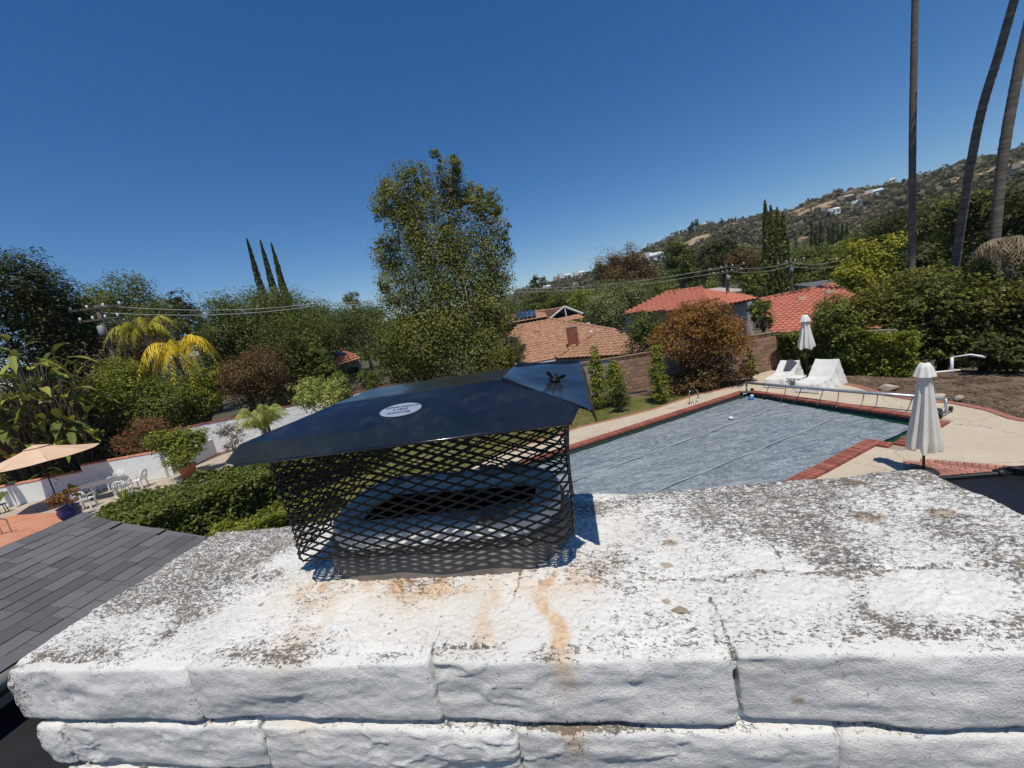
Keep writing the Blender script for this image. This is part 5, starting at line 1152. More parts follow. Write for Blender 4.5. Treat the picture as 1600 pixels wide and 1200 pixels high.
# giant bird of paradise: paddle leaves
def paradise(label, px, py, d, n, H, seed):
    T = at_d(px, py, d); t = thing('bird_of_paradise', label, 'plant', (T.x, T.y, -.3)); rng = np.random.default_rng(seed)
    st = Geo()
    for k in range(n):
        a = rng.random()*6.28; out = .3+2.0*rng.random(); h = H*(.16+.72*rng.random() if k > 3 else .92+.08*rng.random()); out = out if k > 3 else .3; L = .75+.6*rng.random(); W = .12+.1*rng.random()
        e_ = Vector((math.cos(a)*out, math.sin(a)*out, h)); hs0 = h*.0 if k % 3 == 0 else h*.55; st.tube([(.2*math.cos(a), .2*math.sin(a), hs0), (e_.x*.5, e_.y*.5, max(h*.7, hs0+.1)), e_], [.045, .03, .015], 5)
        g = Geo(); pit_ = rad(70-100*rng.random()); ax = Vector((math.cos(a)*math.cos(pit_), math.sin(a)*math.cos(pit_), math.sin(pit_))); sd_ = Vector((-math.sin(a), math.cos(a), 0)); dn = Vector((0, 0, -1))
        m_ = 7; rows = []
        for i in range(m_+1):
            s = i/m_; wq = W*math.sin(math.pi*(.04+.96*s)**.75)**.85*(1+.25*rng.normal()*(.2+.8*s)); c_ = e_+ax*L*s+dn*.5*L*s*s; rows.append((c_-sd_*wq+Vector((0, 0, .06*wq/W)), c_, c_+sd_*wq+Vector((0, 0, .06*wq/W))))
        g.v = [tuple(p) for r_ in rows for p in r_]; g.f = [f_ for i in range(m_) for f_ in ((i*3, i*3+1, i*3+4, i*3+3), (i*3+1, i*3+2, i*3+5, i*3+4))]
        me = g.mesh('leaf', LEAF['broad'] if rng.random() < .88 else LEAF['lemon' if rng.random() < .7 else 'dry']); a2 = me.attributes.new('tint', 'FLOAT', 'POINT'); a2.data.foreach_set('value', np.full(len(g.v), rng.random(), np.float32)); link('leaf', me, None, t)
    st.build('stems', MAT['bark'], t)
paradise('tall bird of paradise plant with a single high leaf head at left', 70, 660, 33, 90, 8.7, 1)
paradise('bird of paradise clump right of the tall one at left', 110, 660, 32.5, 150, 6.6, 2)
paradise('bird of paradise clump at the left edge below the dark trees', 20, 670, 33.5, 160, 6.6, 3)
# three tall fan palm trunks, crowns far above
def fan_palm(label, pts, d, r, seed):
    P = [at_d(px, py, d) for px, py in pts]; b_ = P[0]; t = thing('fan_palm', label, 'palm tree', (b_.x, b_.y, float(terrain(b_.x, b_.y))))
    Q = [p-b_ for p in P]; dn = (Q[0]-Q[1])/(Q[1].z-Q[0].z); hz_ = b_.z-float(terrain(b_.x, b_.y)); base_ = dn*hz_*.8; base_.z = -hz_
    t.location = (b_.x+base_.x, b_.y+base_.y, b_.z-hz_); Q = [Vector((0, 0, 0))]+[q-base_ for q in Q]; top = Q[-1]+(Q[-1]-Q[-2]).normalized()*4.
    ctl = Q+[top]; full = []
    for i in range(len(ctl)-1):
        p0_, p1_, p2_, p3_ = ctl[max(i-1, 0)], ctl[i], ctl[i+1], ctl[min(i+2, len(ctl)-1)]
        for k in range(24):
            s_ = k/24; full.append(.5*((2*p1_)+(p2_-p0_)*s_+(2*p0_-5*p1_+4*p2_-p3_)*s_*s_+(3*p1_-p0_-3*p2_+p3_)*s_**3))
    full.append(top); rn = random.Random(seed)
    Geo().tube(full, [r*(1.12-.3*i/len(full))*(1+.03*math.sin(i*2.4)+rn.uniform(-.025, .025)) for i in range(len(full))], 14).build('trunk', MAT['palm_bark'], t, True)
    rng = np.random.default_rng(seed)
    for k in range(22):
        a = 2*math.pi*k/22; V, Q_, pts_ = frond(1.9, .5+.8*rng.random(), 1.2*rng.random()+.3, 12, rng, .5, .05); g = Geo(); g.add([tuple(x_) for x_ in V], [q[:3] if q[2] == q[3] or len(set(q)) < 4 else q for q in Q_]); me = g.mesh('frond', LEAF['oak']); link('frond', me, None, t, top, (0, 0, a))
    return t
ma, t, b = mk('palm_bark', (.17, .145, .12), .9); v = coords(t, (1, 1, 9.))
c = ramp(t, noise(t, v, 1.3, 6., .7), [(.3, (.075, .062, .05)), (.55, (.16, .135, .11)), (.72, (.3, .26, .22))]); t.links.new(c, b.inputs['Base Color']); bump(t, b, noise(t, coords(t, (1, 1, 14.)), 1.5, 6., .7), .8, .03); MAT['palm_bark'] = ma
fan_palm('tall straight fan palm trunk, leftmost of three at right', [(1425, 420), (1426, 210), (1430, 0), (1433, -110)], 27, .125, 1)
fan_palm('tall leaning fan palm trunk, middle of three at right', [(1490, 430), (1526, 207), (1561, 83), (1586, -4), (1618, -110)], 26, .135, 2)
fan_palm('tall leaning fan palm trunk, rightmost of three at right', [(1552, 400), (1567, 247), (1591, 110), (1601, 64), (1638, -90)], 25, .15, 3)
T = at_d(1572, 372, 24); sk = thing('dead_frond_palm', 'short palm with a skirt of dry straw fronds at the right edge', 'palm tree', (T.x, T.y, -.3)); rng = np.random.default_rng(9); H = T.z+.3
Geo().tube([(0, 0, 0), (0, 0, H)], [.26, .22], 10).build('trunk', MAT['palm_bark'], sk, True)
for k in range(26):
    a = 6.283*k/26+rng.random()*.2; V, Q_, pts_ = frond(.8+.4*rng.random(), .2*rng.random(), .5+.8*rng.random(), 14, rng, .4, .018); g = Geo(); g.add([tuple(x_) for x_ in V], [q[:3] if len(set(q)) < 4 else q for q in Q_]); me = g.mesh('frond', LEAF['dry']); a2 = me.attributes.new('tint', 'FLOAT', 'POINT'); a2.data.foreach_set('value', rng.random(len(V)).astype(np.float32)); link('frond', me, None, sk, (0, 0, H), (0, 0, a))

# soil bed: rocks, twigs, pipe
for i, (px, py, s, lb) in enumerate(((1387, 607, .28, 'flat pale rock lying on the bare soil bed'), (1466, 621, .2, 'rounded pale rock behind the reel stand'), (1500, 624, .22, 'rounded tan rock right of the reel stand'), (1465, 645, .26, 'beige rock beside the reel stand at the pool corner'))):
    p = at_z(px, py, 0); o = chip('garden_rock', lb, 'rock', 0, 0, s, mottled('rock%d' % i, (.36, .29, .21), (.5, .43, .33), 7., .9, .4, .02, 30.), 30+i, .45); o.location = (p.x, p.y, .05)
g = Geo(); rn = random.Random(5)
soil_poly = DECK_DIRT[1:]+[(16.8, 10.2), (17.0, 13.), (15.6, 14.6), (13.5, 17.2)]
pts_ = [(rn.uniform(11.5, 17), rn.uniform(9, 17.5)) for _ in range(2600)]; ok = inside(soil_poly, np.array(pts_))
for (x_, y_), k in zip(pts_, ok):
    if k: a = rn.uniform(0, 3.14); L = rn.uniform(.04, .22); g.tube([(x_, y_, -.045), (x_+L*math.cos(a), y_+L*math.sin(a), -.045+rn.uniform(0, .03))], rn.uniform(.004, .012), 3)
tag(g.build('mulch_twigs', mottled('twig', (.12, .08, .05), (.32, .24, .17), 2., .95, 0)), 'dry twigs and litter strewn over the bare soil bed', 'twigs', None, 'stuff')
pp = thing('cleaner_pole', 'white telescopic pool pole leaning on a bracket by the dark hedge', 'pole', tuple(at_z(1498, 583, 0)))
a_, b2 = at_z(1440, 584, .25)-pp.location, at_z(1500, 578, .25)-pp.location
Geo().tube([a_, b2], .035, 8).build('tube', MAT['white_plastic'], pp, True)
q = at_z(1487, 577, .3)-pp.location; Geo().tube([q+Vector((0, 0, -.3)), q+Vector((0, 0, .45))], .045, 8).build('post', MAT['white_plastic'], pp, True)
Geo().tube([q+Vector((0, 0, .45)), q+Vector((.35, -.28, .52)), q+Vector((.62, -.5, .40))], [.03, .03, .05], 8).build('arm', MAT['white_plastic'], pp, True)

# ------------------------------------------------------------------ neighbour houses
def tiled(parent, name, A, B, C, D, mat, pitch, rows, amp=.05, stuff=True):
    """barrel tile plane: A-B along the eave, D-C along the ridge; rows step up the slope"""
    A, B, C, D = (Vector(p) for p in (A, B, C, D)); n_ = (B-A).cross(D-A).normalized(); n_ = n_ if n_.z > 0 else -n_; ncol = max(4, int((B-A).length/pitch)); sub = 4
    V, Q = [], []
    for r in range(rows):
        for e_ in (0, 1):
            s = (r+e_)/rows; lift = (.035 if e_ == 0 else .0)*amp/.05
            P, R_ = A.lerp(D, s), B.lerp(C, s)
            for i in range(ncol*sub+1):
                k = i/(ncol*sub); h = amp*abs(math.sin(math.pi*i/sub/1.)) if sub > 1 else 0
                V.append(P.lerp(R_, k)+n_*(h+lift+.02))
    w_ = ncol*sub+1
    for r in range(rows):
        for i in range(w_-1): a = (2*r)*w_+i; Q.append((a, a+1, a+w_+1, a+w_))
        if r < rows-1:
            for i in range(w_-1): a = (2*r+1)*w_+i; Q.append((a, a+1, a+w_+1, a+w_))
    me = npmesh(name, [tuple(v_) for v_ in V], Q, mat)
    o = link(name, me, None, parent); return tag(o, None, None, None, 'stuff')
def panel_prism(parent, name, pts, mat, drop):
    return Geo().slab(pts, drop).build(name, mat, parent)
def plane_of(a_, b2, pitch):
    ex = (b2-a_); ex.z = 0; ex.normalize(); bk = Vector((-ex.y, ex.x, 0)); bk = bk if bk.dot(a_-Vector(EYE)) > 0 else -bk
    up = bk*math.cos(pitch)+Vector((0, 0, math.sin(pitch))); return a_, ex, up
def on_plane(pl, px, py):
    P0, ex, up = pl; n_ = ex.cross(up); r = Vector(ray(px, py)); e_ = Vector(EYE); return e_+r*((P0-e_).dot(n_)/r.dot(n_))
def tiled_poly(parent, pl, pxs, mat, pitch, rowl, amp=.05, extra=()):
    """barrel tiles in overlapping rows on one roof plane, kept inside its outline"""
    P0, ex, up = pl; n_ = ex.cross(up).normalized(); n_ = n_ if n_.z > 0 else -n_
    pts = [on_plane(pl, *p) for p in pxs]+list(extra); poly = [((p-P0).dot(ex), (p-P0).dot(up)) for p in pts]; a = np.array(poly); lo, hi = a.min(0), a.max(0)
    w4 = pitch/4; nc = int((hi[0]-lo[0])/w4)+1; nr_ = int((hi[1]-lo[1])/rowl)+1; V, Q = [], []; E_, U_, N_ = np.array(ex), np.array(up), np.array(n_); P_ = np.array(P0)
    cx_ = lo[0]+np.arange(nc+1)*w4; hgt = amp*np.abs(np.sin(np.arange(nc+1)*math.pi/4))
    for r in range(nr_):
        s0, s1 = lo[1]+r*rowl, lo[1]+(r+1)*rowl; b0 = len(V)
        for s_, lf in ((s0, .05), (s1, .012)):
            for c_ in range(nc+1): V.append(P_+E_*cx_[c_]+U_*s_+N_*(hgt[c_]+lf*amp/.05))
        ok = inside(poly, np.c_[cx_[:-1]+w4/2, np.full(nc, (s0+s1)/2)])
        for c_ in np.nonzero(ok)[0]:
            a0 = b0+c_; Q.append((a0, a0+1, a0+nc+2, a0+nc+1))
            V.extend([V[a0]-N_*.05*amp/.05, V[a0+1]-N_*.05*amp/.05]); k = len(V); Q.append((a0, k-2, k-1, a0+1))
    o = link('roof_tiles', npmesh('roof_tiles', np.array(V), Q, mat), None, parent); tag(o, None, None, None, 'stuff')
    Geo().slab([p-n_*.03 for p in pts], .1).build('roof_deck', MAT['brown_wood'], parent); return pts
# tan tiled house beyond the wall
hz = thing('tan_roof_house', 'house with tan tiled roof and red brick chimney beyond the block wall', 'house', (0, 0, 0))
eL, VE, E2 = at_z(785, 577, 1.5), at_z(868, 561, 1.5), at_z(1012, 553, 1.5)
plA = plane_of(eL, VE, rad(22)); plB = plane_of(VE, E2, rad(17))
A_ = tiled_poly(hz, plA, [(785, 577), (868, 561), (934, 520), (962, 517), (858, 499), (806, 510), (770, 560)], MAT['tan_tile'], .36, .42, .06)
B_ = tiled_poly(hz, plB, [(868, 561), (1012, 553), (990, 527), (962, 517), (934, 520)], MAT['tan_tile'], .36, .42, .06)
def ridge_run(parent, nm, a_, b2, mat, r=.14, lift=.06, step=.38):
    d_ = b2-a_; n_ = max(1, int(d_.length/step)); me = Geo().tube([(-step*.52, 0, 0), (step*.52, 0, .02)], [r, r*.85], 8).mesh(nm, mat, True); ln = d_.length
    for i in range(n_): link(nm, me, None, parent, a_+d_*((i+.5)/n_)+Vector((0, 0, lift)), (0, -math.asin(d_.z/ln), math.atan2(d_.y, d_.x)))
ridge_run(hz, 'hip_tile', on_plane(plB, 868, 561), on_plane(plB, 934, 520), MAT['tan_tile'], .16, .1)
ridge_run(hz, 'ridge_tile', on_plane(plA, 858, 499), on_plane(plA, 962, 517), MAT['tan_tile'])
q0, q1 = on_plane(plA, 912, 533), on_plane(plA, 935, 518.5)
Geo().tube([q0+Vector((0, 0, .14)), q1+Vector((0, 0, .14))], .06, 6).build('flashing', MAT['white_plaster'], hz)
q0, q1 = on_plane(plA, 866, 561), on_plane(plA, 892, 546)
Geo().tube([q0+Vector((0, 0, .14)), q1+Vector((0, 0, .14))], .06, 6).build('flashing', MAT['white_plaster'], hz)
exA = plA[1]; Geo().slab([eL+Vector((0, 0, -.02)), VE+Vector((0, 0, -.02)), VE+plA[2]*.2+Vector((0, 0, -.02)), eL+plA[2]*.2+Vector((0, 0, -.02))], .28).build('fascia', MAT['house_white'], hz)
bkA = Vector((-exA.y, exA.x, 0)); bkA = bkA if bkA.y > 0 else -bkA
for a_, b2 in ((eL, VE), (VE, E2)):
    w0, w1 = a_+bkA*.6+Vector((0, 0, -.05)), b2+bkA*.6+Vector((0, 0, -.05)); Geo().add([w0, w1, Vector((w1.x, w1.y, -1.5)), Vector((w0.x, w0.y, -1.5))], [(0, 1, 2, 3)]).build('wall', MAT['house_white'], hz)
cb_ = on_plane(plA, 899, 549); CZ = cb_.z+.62
chz = Geo().box((cb_.x, cb_.y+.25, CZ), (.78, .5, 2.3), rad(-8)).build('chimney', mottled('chimney_mortar', (.3, .16, .12), (.38, .22, .17), 8., .9, .2, .01, 40.), hz)
me = Geo().box((0, 0, 0), (.24, .05, .085)).mesh('brick', MAT['brick'])
for r in range(22):
    for i in range(3): q = Vector((-.26+.26*i+(.0 if r % 2 else -.0), -.255, -1.05+.1*r)); q.rotate(Matrix.Rotation(rad(-8), 3, 'Z')); link('brick', me, None, chz, Vector((cb_.x, cb_.y+.25, CZ))+q, (0, 0, rad(-8)))
Geo().box((cb_.x, cb_.y+.25, CZ+1.18), (.86, .58, .09), rad(-8)).build('chimney_crown', MAT['mortar'], hz)
vp = on_plane(plA, 924, 521); Geo().tube([vp+Vector((0, 0, -.6)), vp+Vector((0, 0, .05))], .07, 8).tube([vp+Vector((0, 0, .05)), vp+Vector((0, 0, .22))], .11, 8).build('vent_pipe', MAT['white_plaster'], hz, True)
vd = on_plane(plA, 838, 517)-Vector((0, 0, .05)); Geo().lathe([(.45, 0), (.4, .15), (.25, .28), (0, .33)], 12).build('roof_vent', MAT['tan_tile'], hz, True, vd)
# gabled house behind it with solar panels
hg = thing('gabled_house', 'brown tiled gabled house with solar panels behind the tan roof', 'house', (0, 0, 0))
ap, gl, gr = at_z(882, 479, 4.95), at_z(858, 499, 4.35), at_z(910, 489, 4.3)
ap = at_d(882, 479, 40); gl = at_d(857, 500, 40); gr = at_d(911, 490, 40); bk0 = Vector((-5.5, 4.2, 0))
l2 = gl+Vector((-4.2, 3.4, .05)); a2_ = ap+Vector((-4.2, 3.4, .05))
tiled(hg, 'roof_tiles', l2, gl, ap, a2_, MAT['tan_tile'], .35, 9, .045); r2 = gr+Vector((-4.2, 3.4, 0)); tiled(hg, 'roof_tiles', gr, r2, a2_, ap, MAT['tan_tile'], .35, 9, .045)
dk = mk('gable_dark', (.02, .018, .016), .8)[0]
Geo().add([gl+Vector((.15, .35, -.1)), gr+Vector((-.15, .35, -.1)), ap+Vector((0, .35, -.1)), gl+Vector((.15, .75, -.1)), gr+Vector((-.15, .75, -.1)), ap+Vector((0, .75, -.1))], [(0, 1, 2), (3, 5, 4), (0, 3, 4, 1)]).build('gable_opening', dk, hg)
for a_, b2 in ((gl, ap), (gr, ap)): Geo().tube([a_, b2], .1, 5).build('barge_board', MAT['house_white'], hg)
Geo().tube([(ap+gl)/2*0+ap, Vector((ap.x+.05, ap.y, (gl.z+gr.z)/2))], .07, 5).build('king_post', MAT['house_white'], hg)
lowl = at_d(870, 500, 39); tiled(hg, 'roof_tiles', at_d(868, 505, 37.5), at_d(915, 497, 37.5), at_d(905, 491, 39.6), at_d(872, 498, 39.6), MAT['tan_tile'], .35, 5, .045)
Geo().box((ap.x-2, ap.y+2.5, 1.2), (5, 4, 5.)).build('wall', MAT['house_tan'], hg)
p = at_d(890, 508, 38); Geo().box((p.x+.3, p.y+.5, p.z-1.2), (3.6, .3, 2.2)).build('wall', MAT['house_white'], hg)
s0, s1, s2, s3 = at_d(803, 499, 39), at_d(838, 493, 39), at_d(836, 484, 42), at_d(806, 488, 42)
for i in range(5):
    a_, b2, c_, d_ = s0.lerp(s1, i/5+.01), s0.lerp(s1, (i+1)/5-.01), s3.lerp(s2, (i+1)/5-.01), s3.lerp(s2, i/5+.01); Geo().slab([a_, b2, c_, d_], .06).build('solar_panel', MAT['solar'], hg)
tiled(hg, 'roof_tiles', s0+Vector((-2, -.3, -.35)), s1+Vector((1, -.3, -.35)), s2+Vector((1, .4, -.15)), s3+Vector((-2, .4, -.15)), MAT['tan_tile'], .35, 5, .045)
Geo().add([s0+Vector((-2, 0, -.4)), s1+Vector((1, 0, -.4)), s1+Vector((1, 0, -3)), s0+Vector((-2, 0, -3))], [(0, 1, 2, 3)]).build('wall', mottled('maroon_wall', (.12, .05, .04), (.17, .075, .06), 3., .9, 0), hg)
# red tiled houses
hr_ = thing('red_roof_house', 'house with red barrel tile roof behind the rust coloured myrtle', 'house', (0, 0, 0))
D2 = 43; eA, eB = at_d(971, 491, D2), at_d(1075, 484, D2); eB.z = eA.z
pl = plane_of(eA, eB, rad(17)); tiled_poly(hr_, pl, [(971, 491), (1090, 482), (1110, 470), (1098, 450), (1038, 458)], MAT['red_tile'], .5, .48, .1)
eR = at_d(1182, 467, D2+2); eR2 = Vector((eR.x-6, eR.y-1.2, eR.z)); pl2 = plane_of(eR2, eR, rad(9)); tiled_poly(hr_, pl2, [(1100, 482), (1183, 467), (1160, 461), (1112, 455), (1098, 452)], MAT['red_tile'], .5, .48, .1)
rA, rB = on_plane(pl, 1038, 458), on_plane(pl, 1098, 450)
wl = mottled('blue_grey_wall', (.3, .33, .36), (.38, .41, .44), 3., .85, 0)
Geo().add([eA+Vector((.5, .5, -.15)), eB+Vector((3, .5, -.15)), eB+Vector((3, .5, -4)), eA+Vector((.5, .5, -4))], [(0, 1, 2, 3)]).build('wall', wl, hr_)
Geo().tube([eA+Vector((0, -.05, -.05)), eB+Vector((3, -.05, -.05))], .09, 6).build('eave_board', MAT['brown_wood'], hr_)
d_ = rB-rA; n_ = int(d_.length/.4); me = Geo().tube([(-.2, 0, 0), (.2, 0, .02)], [.15, .13], 8).mesh('ridge_tile', MAT['red_tile'], True)
for i in range(n_): link('ridge_tile', me, None, hr_, rA+d_*((i+.5)/n_)+Vector((0, 0, .08)), (0, 0, math.atan2(d_.y, d_.x)))
for px, py in ((1054, 462), (1135, 452)): p = at_d(px, py, D2+3); Geo().tube([p+Vector((0, 0, -.5)), p+Vector((0, 0, .35))], .05, 6).build('vent_pipe', MAT['dark_metal'], hr_)
Geo().box(tuple(at_d(1110, 485, D2+3.5))[:2]+(.6,), (7, 3, 3.6)).build('wall', wl, hr_)
hs = thing('red_roof_house', 'house with large red tile roof slope right behind the ivy wall', 'house', (0, 0, 0))
eA, eB = at_z(1208, 522, 1.75), at_z(1330, 517, 1.75)
pl = plane_of(eA, eB, rad(14)); tiled_poly(hs, pl, [(1208, 522), (1380, 514), (1331, 457), (1304, 446), (1186, 470)], MAT['red_tile'], .32, .36, .065)
rA, rB = on_plane(pl, 1186, 470), on_plane(pl, 1304, 446)
Geo().add([eA+Vector((.3, .6, -.1)), eB+Vector((1, .2, -.1)), eB+Vector((1, .2, -3)), eA+Vector((.3, .6, -3))], [(0, 1, 2, 3)]).build('wall', MAT['house_white'], hs)
me = Geo().tube([(-.2, 0, 0), (.2, 0, .02)], [.13, .11], 8).mesh('ridge_tile', MAT['red_tile'], True); d_ = rB-rA; n_ = int(d_.length/.4)
for i in range(n_): link('ridge_tile', me, None, hs, rA+d_*((i+.5)/n_)+Vector((0, 0, .06)), (0, 0, math.atan2(d_.y, d_.x)))
for px, py in ((1253, 469), (1297, 459)): p = on_plane(pl, px, py); Geo().box((p.x, p.y, p.z+.1), (.5, .35, .16), rad(-20), (.8, .7)).build('skylight', MAT['house_tan'], hs)
hl = thing('red_roof_house', 'small red tiled roof with dark solar sheet seen between trees at left', 'house', (0, 0, 0))
eA, eB = at_d(490, 580, 35), at_d(562, 558, 35); rA, rB = at_d(490, 548, 39), at_d(525, 541, 39)
tiled(hl, 'roof_tiles', eA, eB, rB, rA, MAT['red_tile'], .42, 10, .07)
def lp(a, c_): return (eA.lerp(eB, a)).lerp(rA.lerp(rB, a), c_)
Geo().slab([lp(.2, .3)+Vector((0, -.05, .16)), lp(.86, .26)+Vector((0, -.05, .16)), lp(.80, .72)+Vector((0, -.05, .16)), lp(.2, .76)+Vector((0, -.05, .16))], .07).build('solar_panel', MAT['solar'], hl)
Geo().add([eA+Vector((0, .5, -.1)), eB+Vector((-.2, .5, -.1)), eB+Vector((-.2, .5, -4)), eA+Vector((0, .5, -4))], [(0, 1, 2, 3)]).build('wall', MAT['house_tan'], hl)
Geo().tube([eA+Vector((0, 0, -.08)), eB+Vector((0, 0, -.08))], .12, 6).build('eave_board', MAT['terracotta'], hl)
for a in (.45, .75): p = lp(a, 0)+Vector((0, .42, -1.1)); Geo().box(tuple(p), (.9, .1, .9), math.atan2(eB.y-eA.y, eB.x-eA.x)).build('window', MAT['glass'], hl)
hp = thing('flat_roof_house', 'pale roofed house behind the transformer pole at right', 'house', (0, 0, 0)); a_, b2 = at_d(1112, 460, 66), at_d(1172, 452, 66)
Geo().slab([a_, b2, b2+Vector((-1, 6, .9)), a_+Vector((1, 6, .9))], .2).build('roof', mottled('pale_shingle', (.36, .29, .25), (.46, .38, .33), 2., .9, .2, .02, 10.), hp); Geo().box(((a_.x+b2.x)/2, (a_.y+b2.y)/2+2, a_.z-2), (5.5, 3.5, 4), 0).build('wall', MAT['house_tan'], hp)
hq = thing('grey_roof_house', 'grey shingle roof showing just above the large red roof', 'house', (0, 0, 0)); a_, b2 = at_d(1270, 448, 48), at_d(1325, 440, 48)
Geo().slab([a_, b2, b2+Vector((0, 2.5, .4)), a_+Vector((0, 2.5, .4))], .2).build('roof', MAT['shingle'], hq); Geo().box(((a_.x+b2.x)/2, (a_.y+b2.y)/2+1.5, a_.z-2.2), (4, 3, 4)).build('wall', MAT['house_tan'], hq)

# ------------------------------------------------------------------ utility poles and wires
def upole(label, px, ytop, d, arms, H=None, trans=True, rz=0.):
    T = at_d(px, ytop, d); bz = float(terrain(T.x, T.y)); h = T.z-bz; t = thing('utility_pole', label, 'utility pole', (T.x, T.y, bz), rz)
    Geo().tube([(0, 0, 0), (0, 0, h)], [.17, .12], 8).build('pole', MAT['wood_pole'], t, True)
    for z_, L in arms:
        am = Geo().box((0, -.12, h-z_), (L, .1, .12)).build('crossarm', MAT['wood_pole'], t)
        for k in range(4): x_ = -L*.46+L*.92*k/3; Geo().lathe([(0, .2), (.05, .18), (.075, .11), (.045, .06), (.065, .04), (.03, 0)], 10, (x_, -.12, h-z_+.06)).build('insulator', MAT['white_plastic'], am, True)
    if trans:
        Geo().lathe([(0, .62), (.11, .6), (.17, .55), (.175, .06), (.14, 0), (0, 0)], 12, (.0, -.34, h-1.9)).build('transformer', mottled('transformer_grey', (.26, .28, .29), (.34, .36, .37), 5., .5, 0), t, True)
    return T
PA = upole('utility pole with transformer and white insulators at left', 150, 477, 35.5, ((.2, 2.6), (.9, 2.0)), rz=rad(20))
PB = upole('utility pole with transformer above the red tiled roof at right', 1135, 414, 58, ((.3, 4.2), (.9, 3.4)), rz=rad(-15))
PC = upole('utility pole with white fittings right of the cypress clump', 1235, 402, 64, ((.6, 3.),), rz=rad(-25))
PD = upole('utility pole half hidden by the yellow green tree', 1338, 395, 50, ((.4, 3.2),), trans=False, rz=rad(-35))
def wire(label, P, sag, r=.022):
    t = Geo()
    for a_, b2 in zip(P[:-1], P[1:]):
        pts = [a_.lerp(b2, s)-Vector((0, 0, sag*4*s*(1-s))) for s in np.linspace(0, 1, 20)]; t.tube(pts, r, 4, False)
    return tag(t.build('overhead_wire', mottled('wire_grey', (.3, .3, .3), (.4, .4, .4), 3., .6, 0)), label, 'wire', 'overhead wires')
for k, lb in ((0, 'upper'), (-.45, 'lower')):
    up_ = Vector((0, 0, k)); wire('%s grey wire running from the left transformer pole past the oak' % lb, [PA+up_, at_d(500, 473, 36)+up_*.4, at_d(640, 452, 37)+up_*.4], .45)
    wire('%s grey wire running across to the right transformer pole' % lb, [at_d(790, 451, 62)+up_, PB+up_*1.2+Vector((0, 0, -.2))], .8)
    wire('%s grey wire running right from the transformer pole behind the cypresses' % lb, [PB+up_*1.2+Vector((0, 0, -.2)), PC+up_+Vector((0, 0, -.6)), PD+up_+Vector((0, 0, -.3))], .5)

# ------------------------------------------------------------------ hillside: houses, trees, scrub
HS = [(882, 432, 20, 'white', 'white hillside house left, on the skyline'), (856, 451, 12, 'white', 'small white house below the left skyline'), (873, 430, 16, 'tan', 'tan hillside house right of the white skyline house'), (905, 424, 18, 'white', 'long white hillside house near the skyline'), (900, 447, 12, 'tan', 'small tan house among trees behind the wires'),
      (1022, 412, 34, 'white', 'large white house half hidden by trees left of the pole'), (1302, 336, 16, 'white', 'pale house on the slope above the cypress rows'), (1338, 322, 14, 'white', 'white tower like house on the hillside'), (1322, 316, 20, 'tan', 'tan house left of the white tower house'),
      (1350, 312, 18, 'tan', 'tan house on the bare cut below the ridge'), (1366, 308, 22, 'white', 'long white house below the ridge'), (1392, 285, 12, 'white', 'small white house on the ridge left of the palm'), (1255, 381, 14, 'tan', 'low tan roofed house below the cypress rows'), (1292, 330, 14, 'tan', 'tan house at the lower edge of the bare cut'),
      (1594, 268, 22, 'tan', 'flat grey tan house on the hill at the right edge'), (1330, 304, 14, 'tan', 'small tan house high on the slope'), (1100, 352, 10, 'white', 'small white building on the hilltop'), (1445, 268, 14, 'tan', 'low tan house on the ridge right of the left palm')]
for px, py, wp, mt, lb in HS:
    p, R = hill_pt(px, py+4); m_ = per_px(px, py, R); W = wp*m_; h = W*.4; t = thing('hillside_house', lb, 'house', tuple(p+Vector((0, 0, .6))), -math.atan2(p.x, p.y)+random.Random(px).uniform(-.4, .4), 'hillside houses')
    wm = MAT['house_white'] if mt == 'white' else MAT['house_tan']; rf = MAT['tan_tile'] if random.Random(px+1).random() < .6 else MAT['house_tan']
    Geo().box((0, 0, h/2+.5), (W, W*.5, h+1)).build('wall', wm, t); Geo().box((0, 0, h+1.25), (W*1.06, W*.56, .5+h*.25), 0, (.7, .35)).build('roof', rf if mt != 'white' else MAT['house_white'], t)
    Geo().box((-W*.28, -W*.08, h*.95+.6), (W*.42, W*.5, h*.9)).build('wing', wm, t)
    for k in range(3): Geo().box((-W*.33+W*.33*k, -W*.252, h*.55+.5), (W*.16, .1, h*.4)).build('window', MAT['glass'], t)
def wood(name, label, n, rng_seed, Rr, azr, size, leafn, leafs, mat, keepf=None, hf=.8):
    rng = np.random.default_rng(rng_seed); R = Rr[0]+(Rr[1]-Rr[0])*rng.random(n)**.8; az = np.radians(azr[0]+(azr[1]-azr[0])*rng.random(n)); x, y = R*np.sin(az), R*np.cos(az)
    if keepf is not None: k = keepf(x, y, R, np.degrees(az), rng); x, y, R = x[k], y[k], R[k]
    n = len(x); z = terrain(x, y); s = size[0]+(size[1]-size[0])*rng.random(n)**2; s *= .7+.5*(R/500); N_ = n*leafn; li = np.repeat(np.arange(n), leafn)
    d = rng.normal(size=(N_, 3)); d /= np.linalg.norm(d, axis=1, keepdims=True); d[:, 2] = np.abs(d[:, 2]); P = np.c_[x, y, z][li]+d*np.c_[s, s, s*2*hf][li]*(.65+.4*rng.random(N_))[:, None]
    Nn = d+rng.normal(size=(N_, 3))*.5; Nn /= np.linalg.norm(Nn, axis=1, keepdims=True); tint = .55*rng.random(n)[li]+.45*rng.random(N_)
    V, Q, tt = leaf_geo(P, Nn, 1., rng, .75, tint); sc = np.repeat(leafs*s[li], 4)[:, None]; Pc = np.repeat(P, 4, axis=0); V = Pc+(V-Pc)*sc
    return tag(link(name, npmesh(name, V, Q, LEAF[mat], {'tint': ('FLOAT', tt)})), label, 'woodland', None, 'stuff')
CUT = [(at_d(px, py, 1).normalized(), 1) for px, py in ((1270, 325),)]
